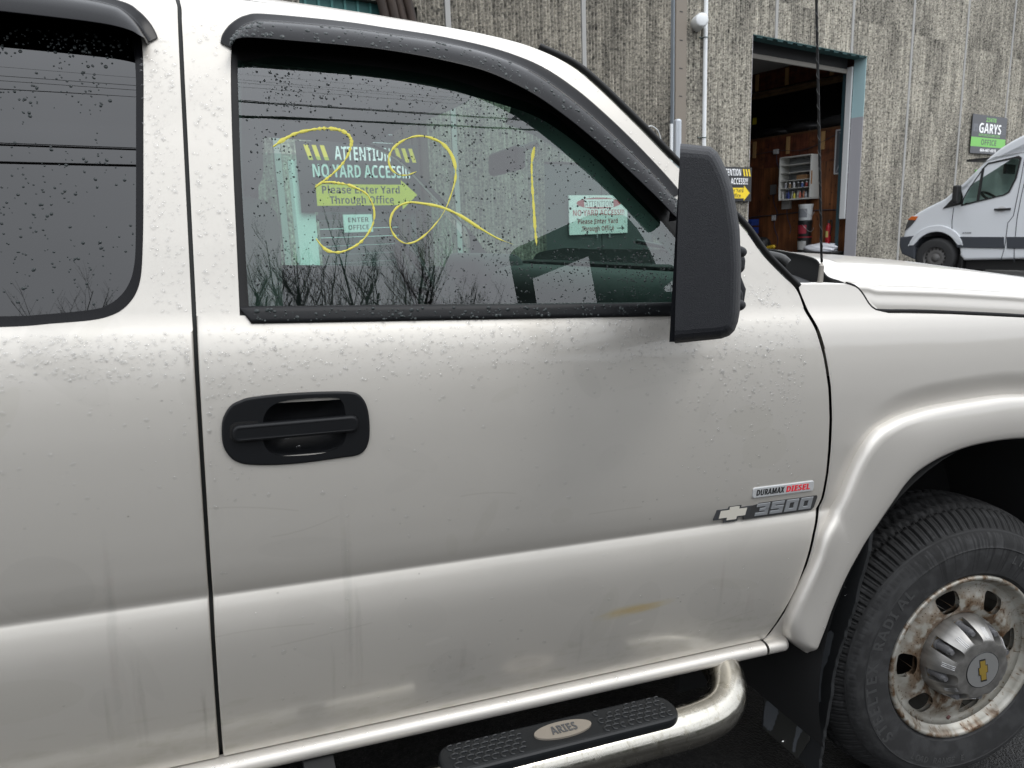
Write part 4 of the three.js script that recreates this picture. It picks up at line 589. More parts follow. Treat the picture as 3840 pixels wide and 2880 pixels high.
// ---- rain on the front door
const paintDens = (x, y) => {
  let d = 0;
  if (x > -0.05 && x < 1.12) d = 0.9 * smooth(y, 1.14, 1.23) + 0.1 * smooth(y, 1.06, 1.2) + 0.02;
  if (x > 0.72) d += smooth(x, 0.72, 0.95) * (0.75 * smooth(y, 1.0, 1.2) + 0.2 * smooth(y, 0.85, 1.05));
  if (x < 0.02) d += 0.75 * smooth(y, 0.98, 1.16);
  if (y < 0.74 && x > 0.85) d += 0.06;
  return Math.min(1, d) * (0.5 + 0.5 * clump(x, y));
};
drops(fd, 2600, reject(-0.045, 1.1, 0.6, 1.268, paintDens), onFlank(0), small(0.001, 0.0046));
{ // the pillar behind the window, the frame above and the corner before the windshield
  const frameAt = () => { const u = rnd(), t = rr(0.06, 0.94), a = cm(openP, u), b = cm(outP, u); return [lerp(a[0], b[0], t), lerp(a[1], b[1], t)]; };
  const f = () => (rnd() < 0.5 ? frameAt() : rnd() < 0.45 ? [rr(-0.045, 0.004), rr(1.29, 1.66)] : [rr(0.88, 1.05), rr(1.285, 1.33)]);
  drops(fd, 900, f, onFlank(0), small(0.001, 0.0042));
}
{
  const inGlass = (x, y) => { const r = RING.length; let topY = 1.684; for (let i = 6; i < r - 1; i++) { const [x0, y0] = glassP[i], [x1, y1] = glassP[i + 1]; if (x >= x0 && x <= x1) { topY = lerp(y0, y1, (x - x0) / Math.max(1e-6, x1 - x0)); } } return y < topY - 0.004 && x > 0.034 && x < 0.83; };
  const dens = (x, y) => (inGlass(x, y) ? 0.3 + 0.7 * Math.max(smooth(y, 1.55, 1.67), smooth(x, 0.28, 0.42) * smooth(1.45 - y, 0, 0.1)) : 0) * (0.25 + 0.75 * clump(x + 3, y));
  drops(fd, 2500, reject(0.03, 0.83, 1.30, 1.685, dens), (x, y) => ({ p: [x, y, SG(y) + GO(y) + 0.0001], nn: nrm(x, y) }), small(0.0007, 0.0023), wet);
  // beads on the belt moulding and on the deflector
  drops(fd, 240, () => [rr(0.03, 0.8), rr(1.276, 1.294)], onFlank(0.0061), small(0.001, 0.0036), wet);
  const A = VIS.map((s) => s[1]), C = VIS.map((s) => s[2]);
  drops(fd, 430, () => [rnd(), rr(0.14, 0.93)], (u, t) => { const b = cm(A, u), c = cm(C, u), o = interp([[0, 0.0085], [0.12, 0.018], [0.35, 0.0285], [0.65, 0.035], [0.95, 0.038]], t), x = lerp(b[0], c[0], t), y = lerp(b[1], c[1], t), k = 1 - t; return { p: [x, y, S(y) + o - 0.0004], nn: [0, 0.35 + 0.8 * k, 1] }; }, small(0.001, 0.0042), wet);
}
// ---- rear door
const rd = new THREE.Group(); rd.name = 'rear_door'; truck.add(rd);
const rR = () => -0.0588;
const RO = [[-1.02, 1.276], [-0.8, 1.276], [-0.5, 1.275], [-0.303, 1.2745], [-0.24, 1.278], [-0.19, 1.282], [-0.165, 1.2885], [-0.148, 1.299], [-0.134, 1.317], [-0.126, 1.34], [-0.122, 1.373], [-0.118, 1.436], [-0.113, 1.555], [-0.109, 1.67], [-0.116, 1.72], [-0.137, 1.746], [-0.18, 1.7565], [-0.3, 1.758], [-0.6, 1.758], [-1.02, 1.758]];
const ROUT = [[-1.02, 1.262], [-0.8, 1.262], [-0.5, 1.262], [-0.303, 1.262], [-0.22, 1.262], [-0.16, 1.262], [-0.11, 1.262], [-0.0588, 1.262], [-0.0588, 1.29], [-0.0588, 1.33], [-0.0588, 1.373], [-0.0588, 1.436], [-0.0588, 1.555], [-0.0588, 1.69], [-0.0588, 1.76], [-0.066, 1.793], [-0.18, 1.795], [-0.3, 1.795], [-0.6, 1.795], [-1.02, 1.795]];
const RG = [[-1.0, 1.294], [-0.8, 1.293], [-0.5, 1.291], [-0.305, 1.288], [-0.25, 1.29], [-0.19, 1.296], [-0.168, 1.304], [-0.152, 1.318], [-0.142, 1.334], [-0.136, 1.352], [-0.132, 1.38], [-0.129, 1.436], [-0.124, 1.555], [-0.121, 1.66], [-0.13, 1.71], [-0.15, 1.733], [-0.19, 1.742], [-0.3, 1.743], [-0.6, 1.743], [-1.0, 1.743]];
obj('lower_panel', panel(ysIn(0.5475, 1.262, 0.007), () => -1.16, rR, 70, { foldB: true }), paint, rd);
obj('window_frame', [grid(240, 8, (i, j) => { const a = cm(RO, i / 240), b = pl(ROUT, i / 240), t = Math.min(1, j / 6), x = lerp(a[0], b[0], t), y = lerp(a[1], b[1], t), f = Math.max(0, j - 6); return { p: [x, y, S(y) - (i / 240 > 0.36 && i / 240 < 0.78 ? [0, 0.003, 0.03][f] : 0)], n: nrm(x, y), uv: uvP(x, y) }; }), panel(ysIn(1.262, 1.795, 0.02), () => -1.16, () => -1.02, 6, { foldR: false })], paint, rd);
obj('window_seal', [ring(RO, RG, 240, 4, { offA: -0.002, offB: -0.009, fn: (t) => 0.004 * Math.sin(Math.PI * t) }), ring(RO, RO, 240, 2, { offA: 0.0005, offB: -0.02 })], gloss, rd);
obj('window_glass', panel(ysIn(1.268, 1.75, 0.02), () => -1.03, () => -0.112, 20, { sf: (x, y) => SG(y) - 0.0105, foldL: false, foldR: false }), MP({ color: col(0.02, 0.02, 0.024), transmission: 1, roughness: 0, ior: 1.7 }), rd);
obj('wind_deflector', visorGeo([[[-0.0875, 1.703], [-0.100, 1.694], [-0.102, 1.690]], [[-0.0905, 1.712], [-0.105, 1.705], [-0.110, 1.694]], [[-0.098, 1.726], [-0.113, 1.719], [-0.120, 1.699]], [[-0.112, 1.742], [-0.128, 1.735], [-0.140, 1.703]], [[-0.134, 1.755], [-0.150, 1.746], [-0.17, 1.705]], [[-0.2, 1.764], [-0.21, 1.752], [-0.228, 1.7055]], [[-0.35, 1.767], [-0.35, 1.755], [-0.36, 1.705]], [[-0.65, 1.767], [-0.65, 1.755], [-0.65, 1.704]], [[-1.05, 1.76], [-1.05, 1.75], [-1.05, 1.702]]], 90), gloss, rd);
drops(rd, 620, reject(-0.36, -0.065, 1.0, 1.262, (x, y) => (0.85 * smooth(y, 1.17, 1.24) + 0.03) * (0.5 + 0.5 * clump(x, y))), onFlank(0), small(0.001, 0.0044));
drops(rd, 330, () => [rr(-0.113, -0.066), rr(1.29, 1.7)], onFlank(0), small(0.001, 0.004));
drops(rd, 560, reject(-0.45, -0.13, 1.30, 1.70, (x, y) => (0.35 + 0.6 * smooth(y, 1.58, 1.68)) * clump(x + 7, y)), (x, y) => ({ p: [x, y, SG(y) - 0.0103], nn: nrm(x, y) }), small(0.001, 0.0029), wet);
// dark rubber and void behind the shut lines
obj('door_gap_rubber', [panel(ysIn(0.53, 1.80, 0.02), () => -0.075, () => -0.035, 2, { sf: (x, y) => S(y) - (y > 1.273 ? 0.007 : 0.02), foldL: false, foldR: false })], M({ color: col(0.016, 0.018, 0.018), roughness: 0.7 }), truck);
obj('door_gap_rubber', [grid(4, 60, (i, j) => { const y = lerp(0.53, 1.335, j / 60), x = gapR(y) - 0.012 + (i / 4) * 0.03; return { p: [x, y, S(y) - 0.02] }; })], voidMat, truck);
// ---- sill roll under the doors
{
  const sec = []; for (let k = 0; k <= 12; k++) { const a = (k / 12) * Math.PI * 1.15 - 0.1; sec.push([0.5305 + 0.0145 * Math.cos(a), -0.014 + 0.0145 * Math.sin(a)]); }
  sec.unshift([0.5465, -0.03]); sec.push([0.505, -0.05], [0.5, -0.12]);
  const sill = (x0, x1) => grid(30, sec.length - 1, (i, j) => ({ p: [lerp(x0, x1, i / 30), sec[j][0], sec[j][1] - (x1 > 1.07 && i > 26 ? (i - 26) * 0.001 : 0)], uv: uvP(0.5, 0.42) }));
  obj('sill', sill(-1.2, 1.062), paintPlain, truck);
  obj('sill_front', sill(1.0685, 1.125), paintPlain, truck);
  drops(truck, 46, () => [rr(-0.1, 1.05), 0.5455], (x, y) => ({ p: [x, y, -0.004], nn: [0, 1, 0.6] }), small(0.003, 0.0055));
}
// ---- front fender, flare, hood
const flareTop = (x) => interp([[1.1, 0.6], [1.2, 0.84], [1.227, 0.901], [1.244, 0.946], [1.271, 0.996], [1.298, 1.018], [1.363, 1.042], [1.454, 1.057], [1.60, 1.068], [1.70, 1.072], [1.85, 1.066], [2.0, 1.05], [2.1, 1.0], [2.18, 0.9], [2.3, 0.6]], x);
const shutY = (x) => interp([[1.0, 1.29], [1.302, 1.279], [1.325, 1.273], [1.515, 1.268], [1.773, 1.256], [2.1, 1.235], [2.55, 1.2]], x);
const SF = (x, y) => { // flank of the fender: soft swell above the flare, rolled top, tucked nose
  const ft = flareTop(x), low = 1 - smooth(x, 1.15, 1.3);
  let z = lerp(lerp(-0.001, S(y), smooth(y, 0.93, 1.0)), S(y), low);
  if (x > 1.24) z -= 0.008 * smooth(ft + 0.06 - y, 0.0, 0.05) * smooth(x, 1.25, 1.45);
  return z - 0.05 * Math.pow(Math.max(0, x - 1.9), 2);
};
const fender = new THREE.Group(); fender.name = 'front_fender'; truck.add(fender);
{
  const fxr = (y) => interp([[0.5, 1.14], [0.61, 1.14], [0.69, 1.165], [0.75, 1.19], [0.80, 1.2], [0.84, 1.23], [0.90, 1.255], [0.946, 1.28], [1.0, 1.33]], y);
  const gl = (y) => interp(FRONT_GAP, y) + 0.0045;
  const top = (x) => (x < 1.24 ? 1.332 : x < 1.302 ? interp([[1.24, 1.332], [1.26, 1.326], [1.276, 1.316], [1.29, 1.293], [1.302, 1.278]], x) : shutY(x) - 0.004);
  const g1 = panel(ysIn(0.51, 1.0, 0.01), gl, fxr, 10, { sf: SF, foldR: false, shallow: true });
  const g2 = panel(ysIn(1.0, 1.2, 0.006), gl, () => 2.55, 90, { sf: SF, foldR: false, shallow: true });
  const xs = []; for (let i = 0; i <= 30; i++) xs.push(lerp(0, 0.14, i / 30)); for (let i = 1; i <= 60; i++) xs.push(lerp(0.14, 1, i / 60));
  const g3 = grid(90, 22, (i, j) => { // up to the hood line, top edge turned in
    const tx = xs[i], xx = lerp(1.104, 2.55, tx), t = Math.min(1, j / 19), yT = top(xx), y = lerp(1.2, yT, t), x0 = gl(y), x = x0 + (2.55 - x0) * tx, f = Math.max(0, j - 19); let n = nrm(x, y, SF); if (f) n = [0, 0.9, 0.3];
    return { p: [x, y + (f ? 0.0015 : 0), SF(x, y) - [0, 0.003, 0.03, 0.07][f]], n };
  });
  obj('fender_skin', [g1, g2, g3], paintPlain, fender);
  obj('hood_seal', [tube([[1.238, 1.3335], [1.256, 1.3295], [1.27, 1.3215], [1.282, 1.3075], [1.291, 1.293], [1.303, 1.2815], [1.325, 1.2755], [1.42, 1.2735], [1.515, 1.2702], [1.773, 1.2582], [2.1, 1.237], [2.5, 1.204]].map(([x, y]) => [x, y, SF(x, y) - 0.0035]), 0.0042, 120, 8)], voidMat, fender);
  obj('hood_gap', [grid(50, 1, (i, j) => { const x = lerp(1.31, 2.5, i / 50); return { p: [x, shutY(x) + (j ? 0.012 : -0.012), SF(x, 1.27) - 0.02] }; })], voidMat, fender);
}
const FL = [[[1.70, 1.072], [1.70, 0.968]], [[1.60, 1.068], [1.605, 0.964]], [[1.52, 1.063], [1.54, 0.955]], [[1.454, 1.057], [1.487, 0.942]], [[1.40, 1.049], [1.44, 0.924]], [[1.363, 1.042], [1.412, 0.908]], [[1.325, 1.030], [1.385, 0.884]], [[1.298, 1.018], [1.362, 0.855]], [[1.271, 0.993], [1.336, 0.823]], [[1.249, 0.955], [1.312, 0.793]], [[1.227, 0.901], [1.287, 0.762]], [[1.201, 0.84], [1.264, 0.726]], [[1.170, 0.80], [1.247, 0.697]], [[1.155, 0.749], [1.23, 0.662]], [[1.133, 0.689], [1.211, 0.615]], [[1.117, 0.639], [1.20, 0.58]], [[1.109, 0.60], [1.19, 0.553]], [[1.115, 0.565], [1.182, 0.535]], [[1.130, 0.54], [1.175, 0.522]], [[1.155, 0.518], [1.168, 0.514]]];
{
  const half = FL, all = [...half.slice(1).reverse().map(([a, b]) => [[3.40 - a[0], a[1]], [3.40 - b[0], b[1]]]), ...half], A = all.map((q) => q[0]), B = all.map((q) => q[1]);
  const sec = [[0, -0.004], [0, 0.010], [0.03, 0.0185], [0.07, 0.0235], [0.15, 0.0272], [0.35, 0.0308], [0.6, 0.0328], [0.8, 0.033], [0.93, 0.0315], [0.985, 0.0275], [1.0, 0.018], [0.97, -0.03]];
  const g = grid(220, sec.length - 1, (i, j) => { const a = cm(A, i / 220), b = cm(B, i / 220), [t, o] = sec[j], x = lerp(a[0], b[0], t), y = lerp(a[1], b[1], t), e = smooth(1 - i / 220, 0, 0.05); return { p: [x, y, (j < 2 ? SF(a[0], a[1]) : lerp(SF(a[0], a[1]), -0.002, smooth(t, 0, 0.4))) + o * (0.45 + 0.55 * e) - 0.05 * Math.pow(Math.max(0, x - 1.9), 2) * (j >= 2 ? 1 : 0)] }; });
  const fl = obj('fender_flare', g, paintPlain, truck);
  drops(fl, 24, () => [rr(1.13, 1.22), rr(0.58, 0.9)], (x, y) => ({ p: [x + 0.03, y, 0.036], nn: [-0.3, 0.2, 1] }), small(0.0012, 0.003));
  // dark wheel housing and underside
  obj('wheel_housing', [grid(40, 6, (i, j) => { const a = (i / 40) * Math.PI * 1.24 - 0.38, r = 0.52; return { p: [1.69 - r * Math.cos(a) * 0.94, 0.455 + r * Math.sin(a), lerp(0.02, -0.42, j / 6)] }; }), box(1.1, 0.9, 0.02, 1.69, 0.6, -0.43)], M({ color: col(0.006), roughness: 0.95 }), truck);
}
{ // hood
  const HS = [[-0.046, 0, 1.316], [-0.0475, 0.014, 1.297], [-0.0522, 0.03, 1.281], [-0.0535, 0.042, 1.262], [-0.062, 0.0485, 1.247], [-0.085, 0.0545, 1.248], [-0.112, 0.0595, 1.25], [-0.13, 0.067, 1.253], [-0.150, 0.084, 1.257], [-0.168, 0.0985, 1.26], [-0.21, 0.1075, 1.268], [-0.285, 0.116, 1.28], [-0.39, 0.125, 1.30], [-0.55, 0.128, 1.33], [-0.75, 0.129, 1.355], [-0.99, 0.1295, 1.37]];
  const full = [...HS, ...HS.slice(0, -1).reverse().map(([z, y, x]) => [-1.98 - z, y, x])];
  const n = 150, m = 50, hy = (y, x) => { const f = 1 - 0.35 * smooth(x, 1.6, 2.55); return y <= 0.0655 ? y : 0.0655 + (y - 0.0655) * f; };
  const pt = (i, j) => { const [z, dy, xr] = cm(full, i / n), x = lerp(xr, 2.55 - 0.12 * Math.pow((z + 0.99) / 0.95, 2), Math.pow(j / m, 1.2)), nz = z + (z > -0.99 ? -1 : 1) * 0.05 * Math.pow(Math.max(0, x - 1.9), 2); return [x, shutY(x) + 0.004 + hy(dy, x), nz]; };
  const h = obj('hood', [grid(n, m, (i, j) => ({ p: pt(i, j) }))], paintPlain, truck);
  const lip = grid(n, 3, (i, j) => { const p = pt(i, 0); return { p: [p[0] + [0, -0.004, 0.004, 0.012][j], p[1] - [0, 0.003, 0.008, 0.14][j], p[2]] }; });
  obj('hood_edge', lip, M({ color: col(0.02), roughness: 0.7 }), h);
}
{ // roof, windshield, cowl, wiper, antenna
  const RS = [[-0.225, 1.795, 0.49], [-0.26, 1.812, 0.515], [-0.32, 1.825, 0.545], [-0.42, 1.838, 0.59], [-0.6, 1.849, 0.645], [-0.99, 1.858, 0.69]], full = [...RS, ...RS.slice(0, -1).reverse().map(([z, y, x]) => [-1.98 - z, y, x])];
  obj('roof', [grid(60, 20, (i, j) => { const [z, y, xf] = cm(full, i / 60), x = lerp(-1.2, xf, j / 20); return { p: [x, y - 0.03 * Math.pow(Math.max(0, x - 0.1) / 0.6, 2), z] }; }), box(0.02, 1.3, 1.9, -1.19, 1.15, -0.99)], paintPlain, truck);
  const PIL = outP.slice(13, 22).map(([x, y]) => [x + 0.006, y + 0.004]);
  const ws = grid(40, 24, (i, j) => { const [px, py] = cm(PIL, j / 24), u = i / 40, b = 4 * u * (1 - u), z0 = S(py) - 0.004; return { p: [px + 0.15 * b * (0.6 + 0.4 * (j / 24)), py + 0.075 * b * (1 - j / 24), lerp(z0, -1.98 - z0, u)] }; });
  obj('windshield', ws, MP({ color: col(0.78, 0.86, 0.82), transmission: 1, roughness: 0, ior: 1.52 }), truck);
  obj('windshield_moulding', [tube(PIL.map(([x, y]) => [x + 0.004, y + 0.003, S(y) - 0.003]), 0.0068, 60, 8)], rubber, truck);
  obj('pillar_trim', [grid(30, 3, (i, j) => { const [x, y] = cm(PIL, i / 30), a = cm(glassP.slice(13, 22), i / 30), t = j / 3; return { p: [lerp(x - 0.006, a[0] - 0.004, t), lerp(y - 0.006, a[1] - 0.008, t), S(y) - 0.045 - 0.01 * t] }; })], trim, truck);
  obj('cowl', [grid(30, 8, (i, j) => { const u = i / 30, z = lerp(-0.07, -1.91, u), b = 4 * u * (1 - u), x = lerp(1.09 + 0.15 * b, 1.27 + 0.12 * b, j / 8); return { p: [x, 1.322 + 0.028 * Math.min(1, b * 3) + 0.02 * Math.sin((j / 8) * Math.PI) - 0.03 * (j / 8), z] }; })], blackPlastic, truck);
  obj('wiper', [tube([[1.06, 1.395, -0.30], [1.1, 1.398, -0.24], [1.155, 1.386, -0.175], [1.17, 1.372, -0.16]], 0.011, 24, 8), tube([[0.98, 1.42, -0.5], [1.06, 1.385, -0.28], [1.13, 1.362, -0.17]], 0.006, 20, 6), tube([[1.02, 1.40, -0.45], [1.09, 1.372, -0.25], [1.145, 1.352, -0.15]], 0.004, 20, 6)], M({ color: col(0.014), roughness: 0.45 }), truck);
  const an = obj('antenna', [cyl(0.0052, 0.0062, 0.036, 12).translate(1.21, 1.352, -0.1), new THREE.ConeGeometry(0.0052, 0.01, 12).translate(1.2095, 1.375, -0.1)], M({ color: col(0.3, 0.28, 0.25), metalness: 0.6, roughness: 0.5 }), truck);
  const A = V(1.209, 1.378, -0.1), B = V(1.128, 2.02, -0.115), d = B.clone().sub(A), hel = []; for (let i = 0; i <= 420; i++) { const t = i / 420, a = t * 2 * Math.PI * 21; hel.push(A.clone().addScaledVector(d, t).add(V(Math.cos(a) * 0.0026, 0, Math.sin(a) * 0.0026))); }
  obj('mast', rod(A.toArray(), B.toArray(), 0.0026, 8), MP({ color: col(0.004), roughness: 0.5, specularIntensity: 0.5 }), an); obj('spiral_wire', new THREE.TubeGeometry(new THREE.CatmullRomCurve3(hel), 840, 0.0007, 5), M({ color: col(0.03), roughness: 0.35 }), an);
}
{ // cab inside and far side
  const DX = 0.1, DY = 0.04, far = (y) => -1.98 - S(clamp(y, 0.4, 1.795));
  const fo = openP.map(([x, y]) => [x + DX, y + DY]), fg = glassP.map(([x, y]) => [x + DX, y + DY]), fout = outP.map(([x, y]) => [x + 0.02, y]);
  const strip = (A, B, off) => grid(160, 5, (i, j) => { const a = cm(A, i / 160), b = cm(B, i / 160), t = j / 5, x = lerp(a[0], b[0], t), y = lerp(a[1], b[1], t); return { p: [x, y, far(y - (y > 1.795 ? 0 : 0)) + off] }; });
  const fdoor = new THREE.Group(); fdoor.name = 'driver_door'; truck.add(fdoor);
  obj('door_trim', [strip(fo, fout, 0.03), box(1.24, 0.8, 0.05, 0.5, 0.92, -1.9), box(0.17, 0.06, 0.05, 0.03, 1.335, -1.9)], trimDark, fdoor);
  obj('door_shell', [strip(fo, fout, 0), panel(ysIn(0.55, 1.3, 0.03), () => -0.05, (y) => gapR(y), 12, { sf: (x, y) => far(y) }), ], paintPlain, fdoor);
  obj('window_glass', grid(60, 20, (i, j) => { const x = lerp(0.11, 0.98, i / 60), t = j / 20, top = interp(fg.slice(6, 21).map(([a, b]) => [a, b]), x), y = lerp(1.31, Math.min(1.735, top) + 0.012, t); return { p: [x, y, far(y) + 0.012] }; }), MP({ color: col(0.56, 0.78, 0.7), transmission: 1, roughness: 0, ior: 1.5 }), fdoor);
  obj('rear_far_side', [box(1.12, 1.28, 0.06, -0.6, 1.18, -1.86), box(0.2, 0.95, 0.1, -0.03, 1.3, -1.78)], trimDark, truck);
  obj('headliner', [grid(20, 10, (i, j) => { const u = i / 20, b = 4 * u * (1 - u); return { p: [lerp(-1.15, 0.52 + 0.12 * b, j / 10), 1.785 + 0.05 * b, lerp(-0.225, -1.755, u)] }; })], trim, truck);
  obj('door_card', [box(1.08, 0.72, 0.03, 0.5, 0.92, -0.085), box(1.06, 0.72, 0.03, -0.62, 0.9, -0.085), box(0.09, 0.36, 0.06, -0.055, 1.47, -0.2), box(1.0, 0.03, 0.06, 0.46, 1.262, -0.08)], trim, truck);
  obj('rear_wall', box(0.04, 1.2, 1.75, -1.14, 1.15, -0.99), trim, truck);
  obj('cab_floor', box(2.5, 0.04, 1.85, 0.0, 0.56, -0.99), trimDark, truck);
  const seat = (z, nm) => { const s = obj(nm, [box(0.14, 0.72, 0.5, 0.02, 1.12, z, 0.05).applyMatrix4(new THREE.Matrix4().makeRotationZ(0.0)), box(0.5, 0.16, 0.5, 0.25, 0.82, z, 0.05)], M({ color: col(0.075, 0.075, 0.07), roughness: 0.9 }), truck); obj('headrest', box(0.1, 0.17, 0.27, 0.02, 1.58, z, 0.045), M({ color: col(0.075, 0.075, 0.07), roughness: 0.9 }), s); obj('headrest_post', [rod([0.02, 1.44, z - 0.06], [0.02, 1.52, z - 0.06], 0.007), rod([0.02, 1.44, z + 0.06], [0.02, 1.52, z + 0.06], 0.007)], chrome, s); };
  seat(-0.5, 'seat'); seat(-1.48, 'seat');
  obj('dashboard', [box(0.42, 0.34, 1.76, 1.06, 1.17, -0.99, 0.08), box(0.2, 0.1, 0.42, 0.9, 1.33, -1.5, 0.045)], trimDark, truck);
  const sw = obj('steering_wheel', new THREE.TorusGeometry(0.185, 0.016, 10, 40).rotateY(Math.PI / 2).rotateZ(0.45).translate(0.66, 1.24, -1.48), rubber, truck); obj('spoke', [rod([0.67, 1.24, -1.3], [0.67, 1.24, -1.66], 0.016), rod([0.68, 1.22, -1.48], [0.9, 1.12, -1.48], 0.03)], rubber, sw);
  const rv = obj('rear_view_mirror', box(0.035, 0.07, 0.25, 0.8, 1.66, -0.99, 0.014), rubber, truck); obj('stem', rod([0.81, 1.68, -0.99], [0.90, 1.72, -0.99], 0.01), rubber, rv);
}
// ---- bed, nose and underside: plain but whole, out of the frame
obj('bed_side', [panel(ysIn(0.56, 1.27, 0.03), () => -3.2, () => -1.205, 16), box(2.0, 0.05, 0.08, -2.2, 1.27, -0.09), box(2.0, 0.7, 0.04, -2.2, 0.92, -1.95), box(0.05, 0.7, 1.9, -3.2, 0.92, -0.99), box(2.0, 0.04, 1.86, -2.2, 0.75, -0.99)], paintPlain, truck);
obj('front_fascia', [box(0.28, 0.52, 1.9, 2.39, 0.95, -0.99, 0.04), box(0.2, 0.3, 1.86, 2.42, 0.66, -0.99, 0.04)], paintPlain, truck);
obj('grille', [box(0.1, 0.36, 1.2, 2.52, 0.97, -0.99, 0.04)], blackPlastic, truck); obj('front_bumper', [box(0.16, 0.24, 1.94, 2.58, 0.62, -0.99, 0.05)], chrome, truck);
for (const z of [-0.22, -1.76]) obj('headlight', box(0.08, 0.2, 0.3, 2.51, 1.02, z, 0.03), MP({ color: col(0.9), transmission: 1, roughness: 0.05, thickness: 0.05 }), truck);
obj('underbody', [box(3.9, 0.09, 1.7, -0.9, 0.53, -0.98), box(4.6, 0.16, 0.09, -0.3, 0.46, -0.5), box(4.6, 0.16, 0.09, -0.3, 0.46, -1.46), box(0.3, 0.3, 1.5, 1.3, 0.6, -0.99)], M({ color: col(0.006), roughness: 0.9 }), truck);
// ---- side step
{
  const st = obj('side_step', tube([[-1.0, 0.462, 0.078], [-0.4, 0.462, 0.078], [0.2, 0.462, 0.078], [0.7, 0.462, 0.078], [0.845, 0.464, 0.074], [0.915, 0.472, 0.05], [0.955, 0.49, 0.0], [0.962, 0.51, -0.06], [0.95, 0.53, -0.14], [0.92, 0.55, -0.3]], 0.041, 120, 24), (() => {
    const t = dataTex(512, 128, (i, j) => { const n = fbm(i / 14, j / 8, 4, 128); return 255 * clamp(0.2 + 0.12 * smooth(n, 0.5, 0.8), 0, 1); }), d = dataTex(512, 128, (i, j) => { const n = fbm(i / 10 + 50, j / 6, 4, 128), s = 0.3 * smooth(n, 0.6, 0.85) + (hash(i, j) > 0.99 ? 0.25 : 0); return [255 * lerp(0.86, 0.5, s), 255 * lerp(0.85, 0.46, s), 255 * lerp(0.82, 0.38, s)]; }, true); for (const q of [t, d]) q.repeat.set(5, 1);
    return M({ color: col(0.66, 0.65, 0.62), metalness: 1, roughness: 0.9, roughnessMap: t, map: d });
  })(), truck);
  const pad = rrect(0.298, 0.026, 0.778, 0.104, 0.0385);
  obj('step_pad', extr(pad, 0.022, 0.008, { bevelSegments: 3, curveSegments: 20, bevelOffset: -0.008 }).rotateX(-Math.PI / 2).translate(0, 0.482, 0.131), MP({ color: col(0.006, 0.007, 0.008), roughness: 0.42, specularIntensity: 0.55 }), st);
  const cups = []; for (let i = 0; i < 26; i++) for (let j = 0; j < 5; j++) { const x = 0.325 + i * 0.0172 + (j % 2) * 0.0086, z = 0.042 + j * 0.0118; if (Math.abs(x - 0.536) < 0.075 || x > 0.755 || x < 0.318) continue; if (rnd() < 0.06) continue; cups.push(new THREE.TorusGeometry(0.0064, 0.0016, 5, 14, Math.PI * 1.2).rotateZ(0.9).rotateX(-Math.PI / 2).translate(x, 0.5125, z)); }
  obj('tread_pattern', cups, M({ color: col(0.012, 0.013, 0.014), roughness: 0.3 }), st).userData.kind = 'stuff';
  obj('step_badge', cyl(1, 1, 0.005, 40).scale(0.058, 1, 0.0215).translate(0.536, 0.513, 0.0655), M({ color: col(0.30, 0.265, 0.22), metalness: 0.55, roughness: 0.45 }), st);
  obj('badge_lettering', text('ARIES', 0.021, 0.001, 0.052).rotateX(-Math.PI / 2).translate(0.511, 0.5158, 0.0755), M({ color: col(0.06), roughness: 0.6 }), st);
  obj('step_bracket', [box(0.05, 0.03, 0.3, 0.1, 0.5, -0.08), box(0.05, 0.03, 0.3, -0.8, 0.5, -0.08)], M({ color: col(0.01), roughness: 0.8 }), st);
}
